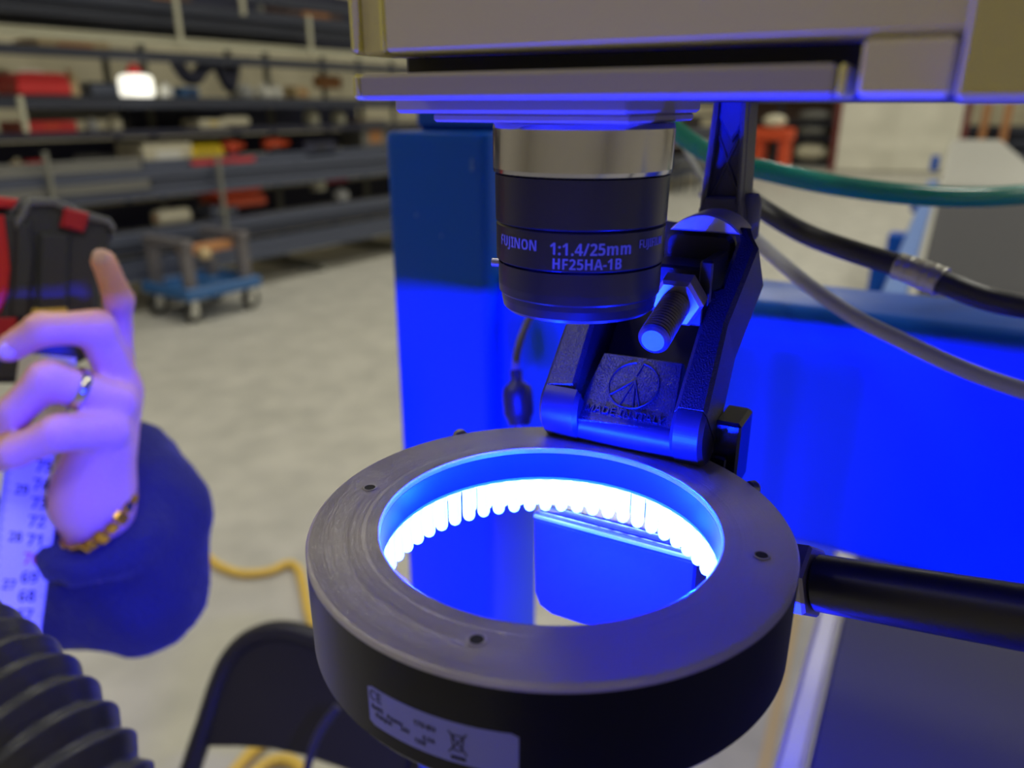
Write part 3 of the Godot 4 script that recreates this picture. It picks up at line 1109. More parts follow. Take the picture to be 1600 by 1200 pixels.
	for e in [0.0018, 0.0052]:
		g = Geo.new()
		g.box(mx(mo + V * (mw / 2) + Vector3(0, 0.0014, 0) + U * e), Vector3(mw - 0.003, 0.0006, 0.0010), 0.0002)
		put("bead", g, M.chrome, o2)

func support_rod() -> void:
	var a := P(1276, 910, 0.158)
	var b := P(1600, 965, 0.134)
	var d := (b - a).normalized()
	var o := thing("support_rod", a, "black round rod running right from the side of the ring light", "rod")
	var g := Geo.new()
	g.lathe([Vector2(0.0052, 0.0), Vector2(0.0058, 0.0006), Vector2(0.0058, 0.22), Vector2(0.0054, 0.2206)], 40, axis(a, d), 2)
	put("rod", g, M.rod, o)
	g = Geo.new()
	g.lathe([Vector2(0.0072, -0.0042), Vector2(0.0080, -0.0036), Vector2(0.0080, -0.0008), Vector2(0.0074, -0.0002)], 6, axis(a, d) * Transform3D(Basis(Vector3.UP, 0.5), Vector3.ZERO), 0)
	put("hex_collar", g, M.zinc, o)
	g = Geo.new()
	g.lathe([Vector2(0.0040, -0.0105), Vector2(0.0040, -0.0041)], 24, axis(a, d), 2)
	put("stud", g, M.zinc, o)

# ------------------------------------------------------------------ cables
func path(pts: Array) -> Array:
	var w := []
	for q in pts: w.append(P(q[0], q[1], q[2]))
	return smooth_path(w, 8)
func cables() -> void:
	var g := Geo.new()
	g.tube(path([[985, 120, 0.37], [1015, 165, 0.365], [1048, 196, 0.36], [1085, 226, 0.355], [1130, 250, 0.35], [1200, 268, 0.345], [1290, 287, 0.34], [1400, 302, 0.335], [1500, 308, 0.335], [1600, 304, 0.34], [1750, 290, 0.36]]), 0.0045, 14)
	single("green_cable", g, M.teal, "shiny green teal cable sagging across behind the clamp lever", "cable")
	var o := thing("black_cable", P(1400, 420, 0.26), "thick black cable with a band of silver tape, beneath the green cable", "cable")
	var bp := path([[1120, 268, 0.33], [1150, 295, 0.32], [1200, 332, 0.30], [1260, 366, 0.29], [1330, 392, 0.275], [1400, 414, 0.265], [1470, 440, 0.255], [1540, 466, 0.25], [1610, 480, 0.245], [1760, 500, 0.24]])
	g = Geo.new()
	g.tube(bp, 0.0039, 16)
	put("sheath", g, M.cable_black, o)
	g = Geo.new()
	var tp := path([[1402, 415, 0.2645], [1420, 421, 0.262], [1438, 428, 0.2595], [1455, 434, 0.257], [1472, 441, 0.2545]])
	var rr := []
	for i in tp.size(): rr.append(0.0046 + 0.00008 * sin(i * 1.1) + (0.0003 if i > 14 else 0.0))
	g.tube(tp, rr, 20)
	put("tape_wrap", g, M.tape, o)
	g = Geo.new()
	g.tube(path([[1100, 300, 0.30], [1150, 345, 0.29], [1200, 392, 0.28], [1260, 443, 0.265], [1330, 492, 0.255], [1400, 528, 0.245], [1480, 566, 0.235], [1560, 597, 0.23], [1640, 620, 0.225], [1760, 640, 0.22]]), 0.0026, 14)
	single("grey_cable", g, M.cable_grey, "pale grey cable curving down to the right across the blue crossbar", "cable")
	g = Geo.new()
	g.tube(path([[1030, 170, 0.42], [1055, 205, 0.40], [1075, 240, 0.39], [1098, 280, 0.37], [1120, 320, 0.35], [1140, 360, 0.34]]), 0.0014, 10)
	single("thin_cable", g, M.cable_grey, "thin grey cable hanging between the lens and the clamp lever", "cable")
	var o2 := thing("plug_cable", P(808, 660, 0.30), "thin cable with a dark connector hanging against the blue post", "cable")
	g = Geo.new()
	g.tube(path([[900, 130, 0.25], [890, 200, 0.27], [868, 380, 0.31], [845, 470, 0.31], [826, 500, 0.305], [812, 535, 0.30], [806, 565, 0.30], [806, 590, 0.30]]), 0.0014, 10)
	put("wire", g, M.post_grey, o2)
	g = Geo.new()
	var ca := P(806, 578, 0.30)
	var cb := P(812, 664, 0.30)
	var L := (cb - ca).length()
	g.lathe([Vector2(0.0022, 0), Vector2(0.0024, L * 0.2), Vector2(0.0034, L * 0.24), Vector2(0.0054, L * 0.32), Vector2(0.0058, L * 0.45), Vector2(0.0058, L * 0.8), Vector2(0.0050, L * 0.86), Vector2(0.004, L)], 24, axis(ca, cb - ca), 1)
	put("connector", g, M.black, o2)
	g = Geo.new()
	g.tube([cb, P(804, 682, 0.30), P(803, 720, 0.30)], 0.0014, 10)
	put("tail", g, M.post_grey, o2)
	# yellow hose on the floor
	g = Geo.new()
	var fp := []
	for q in [[150, 800], [250, 828], [312, 862], [342, 884], [378, 896], [420, 893], [450, 881], [466, 890], [474, 915], [482, 955], [505, 1040], [480, 1110], [405, 1165], [350, 1230], [340, 1290], [375, 1250], [402, 1204], [438, 1187], [468, 1200], [500, 1260]]:
		fp.append(ground(q[0], q[1], 0.013))
	g.tube(smooth_path(fp, 6), 0.0125, 12)
	single("yellow_hose", g, M.yellow_hose, "yellow air hose snaking over the concrete floor", "hose")

# ------------------------------------------------------------------ hand and tape measure
func hand_and_tape() -> void:
	var o := thing("person", P(200, 960, 0.47), "person reaching in from the left in a dark navy sleeve, fist round a tape measure", "person")
	var B := func(a: Array, b: Array, r0: float, r1: float, k := 0.004) -> Array:
		return [P(a[0], a[1], a[2]), P(b[0], b[1], b[2]), r0, r1, k]
	var s := 0.42 / F
	var bones := [
		# palm and wrist
		B.call([186, 612, 0.425], [150, 770, 0.430], 0.0125, 0.016, 0.012),
		B.call([165, 640, 0.415], [142, 770, 0.425], 0.0120, 0.015, 0.012),
		B.call([160, 700, 0.412], [138, 790, 0.425], 0.0135, 0.016, 0.012),
		B.call([148, 770, 0.428], [160, 850, 0.445], 0.0175, 0.0185, 0.012),
		B.call([160, 850, 0.445], [200, 930, 0.47], 0.0185, 0.022, 0.010),
		# index finger
		B.call([185, 594, 0.422], [150, 514, 0.402], 0.0102, 0.0096, 0.004),
		B.call([152, 512, 0.402], [66, 514, 0.388], 0.0094, 0.0084, 0.003),
		B.call([66, 514, 0.388], [14, 545, 0.392], 0.0084, 0.0072, 0.003),
		# middle finger
		B.call([184, 628, 0.412], [74, 593, 0.386], 0.0102, 0.0098, 0.004),
		B.call([74, 593, 0.386], [24, 642, 0.388], 0.0096, 0.0084, 0.003),
		B.call([24, 642, 0.388], [8, 688, 0.400], 0.0084, 0.0074, 0.003),
		# ring finger
		B.call([172, 672, 0.405], [92, 676, 0.384], 0.0104, 0.0094, 0.004),
		B.call([92, 676, 0.384], [22, 706, 0.384], 0.0092, 0.0082, 0.003),
		B.call([22, 706, 0.384], [-24, 722, 0.398], 0.0080, 0.0072, 0.003),
		# little finger, tucked behind the blade
		B.call([150, 735, 0.415], [112, 728, 0.442], 0.0095, 0.0085, 0.004),
		B.call([112, 728, 0.442], [70, 742, 0.450], 0.0082, 0.0074, 0.003),
		B.call([70, 742, 0.450], [44, 740, 0.446], 0.0074, 0.0066, 0.003),
		# thumb
		B.call([178, 590, 0.432], [183, 512, 0.426], 0.0112, 0.0078, 0.006),
		B.call([183, 512, 0.426], [186, 468, 0.416], 0.0072, 0.0074, 0.003),
		B.call([186, 468, 0.416], [162, 408, 0.402], 0.0075, 0.0064, 0.003),
	]
	put("hand", body(bones, 0.003, 0.004), M.skin, o)
	var g := Geo.new()
	for q in [[12, 547, 0.3845, 0.0042], [157, 401, 0.3962, 0.0040]]:
		g = Geo.new()
		var c := P(q[0], q[1], q[2])
		var v := (CAM - c).normalized()
		g.lathe([Vector2(q[3], 0.0), Vector2(q[3] * 0.85, 0.0007), Vector2(q[3] * 0.4, 0.0010), Vector2(0.0001, 0.0011)], 18, axis(c, v), 1)
		put("fingernail", g, M.nail, o)
	var sl := [
		B.call([196, 722, 0.487], [212, 790, 0.482], 0.026, 0.037, 0.02),
		B.call([212, 790, 0.482], [203, 850, 0.478], 0.037, 0.0405, 0.02),
		B.call([203, 850, 0.478], [220, 925, 0.478], 0.0405, 0.034, 0.02),
		B.call([160, 850, 0.480], [120, 905, 0.485], 0.034, 0.034, 0.02),
		B.call([220, 925, 0.478], [100, 905, 0.50], 0.033, 0.037, 0.02),
		B.call([100, 905, 0.50], [-60, 890, 0.56], 0.037, 0.05, 0.02),
		B.call([-60, 890, 0.56], [-260, 820, 0.66], 0.05, 0.065, 0.02),
	]
	var cc := P(156, 840, 0.442)
	var ca := axis(cc, (P(200, 930, 0.47) - P(150, 780, 0.430)).normalized())
	for i in 10:
		var a0 := TAU * i / 10
		var a1 := TAU * (i + 1) / 10
		sl.append([ca * Vector3(0.027 * cos(a0), 0, 0.025 * sin(a0)), ca * Vector3(0.027 * cos(a1), 0, 0.025 * sin(a1)), 0.0075, 0.0075, 0.012])
	put("sleeve", body(sl, 0.006, 0.02, 0.005), M.cloth, o)
	# finger ring
	g = Geo.new()
	var fa := P(184, 628, 0.412)
	var fb := P(74, 593, 0.386)
	var fd := (fb - fa).normalized()
	var fc := fa.lerp(fb, 0.60)
	g.lathe([Vector2(0.0100, -0.0026), Vector2(0.0114, -0.0022), Vector2(0.0117, 0.0), Vector2(0.0114, 0.0022), Vector2(0.0100, 0.0026)], 40, axis(fc, fd), 1, true)
	g = Geo.new()
	g.lathe([Vector2(0.0100, -0.0026), Vector2(0.0111, -0.0024), Vector2(0.0115, 0.0), Vector2(0.0111, 0.0024), Vector2(0.0100, 0.0026)], 40, axis(fc, fd), 1, false, false)
	single("finger_ring", g, M.silver, "plain silver ring worn on the middle finger of the gripping hand", "ring")
	# bracelet of gold links round the wrist
	var wc := P(152, 800, 0.432)
	var wa := (P(160, 850, 0.445) - P(148, 770, 0.428)).normalized()
	wa = (wa * 0.8 - (CAM - wc).normalized() * 0.5 + TURN * Vector3(0.85, 0.0, 0.0)).normalized()
	var wx := axis(wc, wa)
	var br := thing("bracelet", wc, "gold link bracelet round the wrist below the gripping hand", "bracelet")
	for i in 22:
		var a := TAU * i / 22
		var p := wx * Vector3(0.0245 * cos(a), 0, -0.0235 * sin(a))
		var tn := wx.basis * Vector3(-sin(a), 0, -cos(a))
		var rd := (p - wc).normalized()
		g = Geo.new()
		g.box(Transform3D(Basis(tn, wa, tn.cross(wa)).orthonormalized(), p), Vector3(0.0060, 0.0085 if i % 2 else 0.0065, 0.0030), 0.0012)
		put("link", g, M.gold, br)
	tape_measure()

func tape_measure() -> void:
	var c := P(90, 410, 0.428)
	var n := (CAM - c).normalized()
	var x := Vector3.UP.cross(n).normalized()
	var y := n.cross(x)
	# the case turns a little to its left
	n = (n + x * 0.12).normalized()
	x = y.cross(n).normalized()
	var f := Transform3D(Basis(x, y, n), c)
	var L := func(px: float, py: float, z: float) -> Vector2:
		var p := on_plane(px, py, c + n * z, n) - c
		return Vector2(p.dot(x), p.dot(y))
	var pl := func(pts: Array, z: float) -> PackedVector2Array:
		var q := PackedVector2Array()
		for e in pts: q.append(L.call(e[0], e[1], z))
		return q
	var o := thing("tape_measure", c - y * 0.06, "black and red tape measure in the fist, white blade hanging down", "tape measure")
	var g := Geo.new()
	var shell := [[-150, 345], [-110, 318], [-40, 318], [22, 332], [44, 310], [86, 310], [132, 330], [172, 342], [181, 355], [178, 372], [166, 394], [158, 440], [156, 500], [140, 560], [60, 600], [-100, 600], [-160, 520]]
	g.prism(pl.call(shell, 0.0), f, -0.040, 0.0, 0.004)
	put("case", g, M.tape_black, o)
	g = Geo.new()
	g.prism(pl.call([[30, 330], [46, 309], [86, 309], [132, 329], [172, 341], [181, 354], [178, 366], [168, 352], [130, 343], [84, 322], [50, 322], [38, 345], [24, 360], [22, 345]], 0.001), f, -0.006, 0.0022, 0.0008)
	put("grey_rim", g, M.tape_grey, o)
	g = Geo.new()
	g.prism(pl.call([[-120, 300], [-20, 305], [30, 311], [22, 325], [-20, 325], [-120, 325]], 0.001), f, -0.03, 0.001, 0.001)
	put("red_cap", g, M.red, o)
	g = Geo.new()
	g.prism(pl.call([[100, 324], [139, 333], [136, 350], [130, 364], [93, 354], [97, 340]], 0.002), f, -0.004, 0.004, 0.0012)
	put("lock_button", g, M.red_dark, o)
	g = Geo.new()
	g.prism(pl.call([[-150, 340], [6, 336], [12, 380], [16, 420], [12, 460], [0, 490], [-140, 500]], 0.001), f, -0.002, 0.0025, 0.0012)
	put("side_panel", g, M.red, o)
	g = Geo.new()
	g.prism(pl.call([[58, 362], [112, 362], [108, 500], [54, 500]], 0.001), f, -0.002, 0.0028, 0.0026)
	put("grip_ridge", g, M.tape_black, o)
	g = Geo.new()
	g.prism(pl.call([[22, 350], [50, 345], [56, 400], [46, 500], [14, 500], [20, 420]], 0.001), f, -0.002, 0.0026, 0.0022)
	put("grip_ridge", g, M.tape_black, o)
	g = Geo.new()
	g.prism(pl.call([[50, 483], [104, 480], [104, 494], [48, 497]], 0.001), f, -0.002, 0.0035, 0.0008)
	put("yellow_band", g, M.yellow_hose, o)
	g = Geo.new()
	g.prism(pl.call([[-8, 497], [26, 496], [24, 515], [6, 528], [-8, 530]], 0.001), f, -0.002, 0.0035, 0.0008)
	put("red_foot", g, M.red_dark, o)
	g = Geo.new()
	var sc := P(0, 383, 0.421)
	g.lathe([Vector2(0.0024, -0.002), Vector2(0.0026, 0.0), Vector2(0.0020, 0.0006), Vector2(0.0010, 0.0005)], 20, axis(sc, n), 1)
	put("case_screw", g, M.white, o)
	# blade
	var b0 := P(62, 640, 0.420)
	var b1 := P(16, 985, 0.412)
	var by := (b0 - b1).normalized()
	var bn := (CAM - (b0 + b1) / 2)
	bn = (bn - by * bn.dot(by)).normalized()
	bn = (bn - by.cross(bn) * 0.35).normalized()
	var bxv := by.cross(bn).normalized()
	var z70 := P(42, 873, 0.4145)          # the 70 cm mark
	z70 = b1 + by * (z70 - b1).dot(by)
	var wv := 0.0142
	var pt := func(u: float, v: float, e: float) -> Vector3:    # across, along, off
		return z70 + bxv * u + by * v + bn * (e - u * u * 10.0)
	g = Geo.new()
	var top := (b0 - z70).dot(by) + 0.03
	var bot := -0.24
	for i in 12:
		var u0 := -wv + 2 * wv * i / 12.0
		var u1 := -wv + 2 * wv * (i + 1) / 12.0
		g.quad(pt.call(u0, bot, 0.0), pt.call(u1, bot, 0.0), pt.call(u1, top, 0.0), pt.call(u0, top, 0.0), 1)
		g.quad(pt.call(u1, bot, -0.0003), pt.call(u0, bot, -0.0003), pt.call(u0, top, -0.0003), pt.call(u1, top, -0.0003), 2)
	g.quad(pt.call(-wv, bot, -0.0003), pt.call(-wv, bot, 0.0), pt.call(-wv, top, 0.0), pt.call(-wv, top, -0.0003))
	g.quad(pt.call(wv, bot, 0.0), pt.call(wv, bot, -0.0003), pt.call(wv, top, -0.0003), pt.call(wv, top, 0.0))
	var bl := put("blade", g, M.blade, o)
	for cm in range(62, 78):
		g = Geo.new()
		var vv := (cm - 70) * 0.01
		g.text(str(cm), 0.0062, 0.00004, func(q: Vector3) -> Vector3: return pt.call(0.0058 + q.x, vv + q.y, 0.00008 + q.z), true, 0.9, true)
		put("printed_number", g, M.red_ink if cm == 70 else M.dark_ink, bl)
	for inch in range(25, 31):
		g = Geo.new()
		var vv := inch * 0.0254 - 0.70
		g.text(str(inch), 0.0052, 0.00004, func(q: Vector3) -> Vector3: return pt.call(-0.0035 + q.x, vv + q.y, 0.00008 + q.z), true, 0.9, true)
		put("printed_number", g, M.dark_ink, bl)
	g = Geo.new()
	for k in range(-90, 75):
		var vv := k * 0.001
		var wl := 0.0045 if posmod(k, 5) == 0 else 0.003
		g.quad(pt.call(-wv, vv - 0.00016, 0.00008), pt.call(-wv + wl, vv - 0.00016, 0.00008), pt.call(-wv + wl, vv + 0.00016, 0.00008), pt.call(-wv, vv + 0.00016, 0.00008))
		if posmod(k, 2) == 0:
			wl = 0.006 if posmod(k, 10) == 5 or posmod(k, 10) == 0 else 0.0022
			g.quad(pt.call(wv - wl * 0.4, vv - 0.00016, 0.00008), pt.call(wv, vv - 0.00016, 0.00008), pt.call(wv, vv + 0.00016, 0.00008), pt.call(wv - wl * 0.4, vv + 0.00016, 0.00008))
	put("tick_marks", g, M.dark_ink, bl)
	g = Geo.new()
	g.box(Transform3D(Basis(bxv, by, bn), pt.call(0, bot, -0.002)), Vector3(0.02, 0.003, 0.012), 0.0008)
	put("end_hook", g, M.steel, o)

func ribbed_hose() -> void:
	var pts := smooth_path([P(-330, 950, 0.122), P(-200, 972, 0.117), P(-85, 1036, 0.111), P(22, 1128, 0.106), P(108, 1250, 0.102), P(170, 1400, 0.099)], 60)
	var run := [0.0]
	for i in range(1, pts.size()): run.append(run[i - 1] + (pts[i] - pts[i - 1]).length())
	var g := Geo.new()
	var rr := []
	for i in pts.size():
		var ph: float = run[i] / 0.0041 * TAU
		var w := sin(ph + 0.5 * sin(ph))
		rr.append(0.0097 + 0.00062 * w)
	g.tube(pts, rr, 48)
	single("ribbed_hose", g, M.hose, "thick black corrugated hose crossing the lower left corner", "hose")

# ------------------------------------------------------------------ chair
func chair() -> void:
	# back frame surveyed from the picture, the rest of a common folding chair
	var tl := P(352, 1052, 0.82)
	var bl := P(298, 1202, 0.80)
	var upv := (tl - bl).normalized()
	var pe := P(441, 992, 0.83)
	var side := P(600, 1070, 0.77)
	var sd := side - pe
	sd = (sd - upv * sd.dot(upv)).normalized()
	var nn := sd.cross(upv).normalized()
	var o := thing("folding_chair", Vector3(bl.x, 0, bl.z), "black folding chair with rounded back standing under the ring light", "chair")
	var L := func(px: float, py: float) -> Vector2:
		var p := on_plane(px, py, bl, nn) - bl
		return Vector2(p.dot(sd), p.dot(upv))
	var lf := Transform3D(Basis(sd, upv, nn), bl)
	var cr := []
	for q in [[270, 1290], [298, 1202], [322, 1130], [342, 1068], [360, 1030], [385, 1003], [415, 989], [445, 986], [480, 993], [520, 1008]]:
		var v: Vector2 = L.call(q[0], q[1])
		cr.append(lf * Vector3(v.x, v.y, 0))
	var e: Vector3 = cr[cr.size() - 1]
	var d: Vector3 = (e - cr[cr.size() - 2]).normalized()
	cr.append(e + d * 0.08)
	cr.append(e + d * 0.120 - upv * 0.02)
	cr.append(e + d * 0.137 - upv * 0.10)
	cr.append(e + d * 0.14 - upv * 0.3)
	var g := Geo.new()
	g.tube(smooth_path(cr, 6), 0.011, 12)
	put("back_frame", g, M.black, o)
	g = Geo.new()
	var pp := PackedVector2Array()
	for q in [[324, 1166], [346, 1075], [364, 1036], [388, 1011], [417, 999], [446, 997], [480, 1004], [520, 1020], [620, 1062], [648, 1085], [640, 1242], [600, 1225], [530, 1198], [476, 1180], [422, 1169], [370, 1166]]: pp.append(L.call(q[0], q[1]))
	g.prism(pp, lf, -0.006, 0.004, 0.002)
	put("back_panel", g, M.black, o)
	# seat and legs go down and away below the frame of the picture
	var sc: Vector3 = lf * Vector3(0.115, -0.30, 0)
	sc.y = 0.45
	var fw := (-nn * Vector3(1, 0, 1)).normalized()
	var sh := (sd * Vector3(1, 0, 1)).normalized()
	g = Geo.new()
	g.box(Transform3D(Basis(sh, Vector3.UP, sh.cross(Vector3.UP)), sc - fw * 0.2), Vector3(0.30, 0.03, 0.36), 0.012)
	put("seat", g, M.black, o)
	for q in [[-0.14, -0.37], [0.14, -0.37], [-0.14, 0.0], [0.14, 0.0]]:
		g = Geo.new()
		var tp: Vector3 = sc + sh * q[0] + fw * q[1]
		var ft: Vector3 = tp + fw * (-0.08 if q[1] < -0.1 else 0.08)
		ft.y = 0.011
		g.tube([tp, ft], 0.011, 10)
		put("leg", g, M.black, o)
	g = Geo.new()
	g.tube(path([[528, 1104, 0.60], [505, 1135, 0.60], [490, 1165, 0.60], [478, 1210, 0.60], [470, 1260, 0.62]]), 0.0035, 8)
	single("hanging_lead", g, M.cable_black, "thin dark lead hanging in front of the folding chair back", "cable")

# ------------------------------------------------------------------ rack with steel stock
var rk_o: Vector3
var shelf_tops := []
func rs(px: float, py: float, t := 0.0) -> Vector2:      # (along, up) on the rack plane t behind its face
	var o := rk_o - RV * t
	var p := on_plane(px, py, o, RV) - rk_o
	return Vector2(p.dot(RU), p.y)
func rp(s: float, y: float, t: float) -> Vector3:
	return rk_o + RU * s - RV * t + Vector3(0, y, 0)

func rack() -> void:
	rk_o = ground(600, 402)
	var o := thing("storage_rack", rp(-1.5, 0, 0.4), "tall pale steel rack along the beige wall, holding long bars", "rack")
	var g: Geo
	# uprights with feet
	for px in [-330, 30, 312, 500, 640, 740]:
		for t in [0.475, 0.92]:
			var s := rs(px, 150, -0.09).x
			g = Geo.new()
			g.box(rx(rp(s, 1.6, t)), Vector3(0.045, 3.2, 0.03), 0.006)
			put("upright", g, M.rack_post, o)
		g = Geo.new()
		g.box(rx(rp(rs(px, 150, -0.09).x, 0.03, 0.5)), Vector3(0.08, 0.06, 1.0), 0.006)
		put("foot", g, M.rack_post, o)
	# short braces bolted to the front of the bars
	for q in [[12, -60, 62], [30, 150, 208], [52, 238, 372], [294, -60, 72], [328, 244, 372], [394, -60, 26], [492, 26, 86]]:
		var sx := rs(q[0], 150, -0.07)
		var y1 := rs(q[0], q[1], -0.07).y
		var y0 := rs(q[0], q[2], -0.07).y
		g = Geo.new()
		g.box(rx(rp(sx.x, (y0 + y1) / 2, -0.07)), Vector3(0.028, y1 - y0, 0.025), 0.006)
		put("brace", g, M.rack_post if q[1] > 200 else M.rack_pale, o)
	# long bars: [top px, bottom px at x = 300, from px, to px, set back, depth, colour, label]
	var bars := [
		[-26, -8, -500, 900, 0.10, 0.10, "rack_dark", "topmost dark steel bar crossing the top left corner of the rack", 0],
		[4, 22, -500, 900, 0.02, 0.12, "rack_dark", "dark steel bar near the rack top, just under the topmost bar", 0],
		[26, 44, -500, 900, 0.05, 0.10, "rack_dark", "dark steel channel lying directly above the pale cream beam", 0],
		[40, 58, -500, 470, 0.30, 0.14, "rack_dark", "dark steel bar set back behind the pale cream beam", 0],
		[61, 74, -500, 900, 0.0, 0.05, "rack_pale", "long pale cream beam across the upper rack", 0],
		[84, 98, -500, 900, 0.0, 0.10, "rack_dark", "dark shelf beam above the red toolbox and white jug", 0],
		[152, 169, -500, 900, 0.0, 0.45, "rack_dark", "dark shelf beam that the red toolbox and white jug stand on", 0],
		[202, 211, -500, 900, 0.0, 0.40, "navy", "thin navy shelf beam right above the yellow tub", 0],
		[242, 258, -500, 212, 0.0, 0.10, "rack_light", "pale grey square tube ending at left, below the cream carton", 0],
		[247, 259, 215, 900, 0.03, 0.10, "rack_mid", "grey steel bar right under the yellow tub", 0],
		[260, 274, -500, 900, -0.02, 0.10, "rack_mid", "grey steel tube, second layer under the yellow tub", 0],
		[275, 288, -500, 222, -0.03, 0.10, "rack_light", "light grey steel tube ending short of the rack middle, third layer", 0],
		[276, 288, 225, 900, 0.0, 0.10, "rack_mid", "grey steel tube behind the short light tube, third layer", 0],
		[289, 303, -500, 900, -0.02, 0.12, "rack_mid", "lowest grey tube of the waist-high stack, above the orange tools", 0],
		[352, 366, -500, 900, -0.02, 0.14, "rack_mid", "uppermost grey bar of the knee-high stack behind the blue trolley", 0],
		[368, 384, -500, 900, -0.03, 0.14, "rack_dark", "second bar of the knee-high stack behind the blue trolley", 0],
		[392, 406, -500, 900, -0.04, 0.14, "rack_mid", "third bar of the knee-high stack, level with the wooden plank", 0],
		[-40, 60, -500, 900, 0.60, 0.10, "navy", "added dark plate darkening the gap behind the uppermost dark bars", 0],  # this and the next three plates are added to keep the gaps dark
		[166, 203, 205, 560, 0.70, 0.10, "navy", "added dark plate darkening the gap behind the bottles right of the grey sheet", 0],
		[309, 346, -500, 900, 0.56, 0.10, "navy", "added dark plate darkening the gap above the knee-high stack", 0],
		[214, 244, -500, 900, 0.56, 0.10, "navy", "added dark plate darkening the gap behind the yellow tub and power tools", 0],
		[407, 424, -500, 900, -0.05, 0.16, "rack_mid", "lowest long bar on the rack, just above the floor", 0],
	]
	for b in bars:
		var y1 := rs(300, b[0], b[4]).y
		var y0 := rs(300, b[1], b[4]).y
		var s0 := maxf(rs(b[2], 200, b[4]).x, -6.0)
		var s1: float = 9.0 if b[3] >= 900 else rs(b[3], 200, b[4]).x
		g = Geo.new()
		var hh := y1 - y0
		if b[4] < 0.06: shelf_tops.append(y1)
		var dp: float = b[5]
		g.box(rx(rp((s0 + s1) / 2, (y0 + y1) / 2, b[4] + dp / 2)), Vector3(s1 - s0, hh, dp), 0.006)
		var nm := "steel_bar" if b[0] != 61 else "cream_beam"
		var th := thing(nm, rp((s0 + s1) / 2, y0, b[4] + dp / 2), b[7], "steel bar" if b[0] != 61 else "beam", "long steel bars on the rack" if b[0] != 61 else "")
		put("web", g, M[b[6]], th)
		for e in [0, 1]:
			g = Geo.new()
			g.box(rx(rp((s0 + s1) / 2, (y1 - 0.006) if e else (y0 + 0.006), b[4] - 0.004)), Vector3(s1 - s0 - 0.002, 0.010, 0.008), 0.002)
			put("flange", g, M[b[6]], th)
	rack_items()

func rbox(x0: float, y0: float, x1: float, y1: float, t: float, dep: float) -> Array:   # middle, size from a picture box on the rack
	var a := rs(x0, (y0 + y1) / 2, t)
	var b := rs(x1, (y0 + y1) / 2, t)
	var xm := (x0 + x1) / 2
	var yt := rs(xm, y0, t).y
	var yb := rs(xm, y1, t).y
	return [rp((a.x + b.x) / 2, (yt + yb) / 2, t + dep / 2), Vector3(absf(b.x - a.x), yt - yb, dep)]

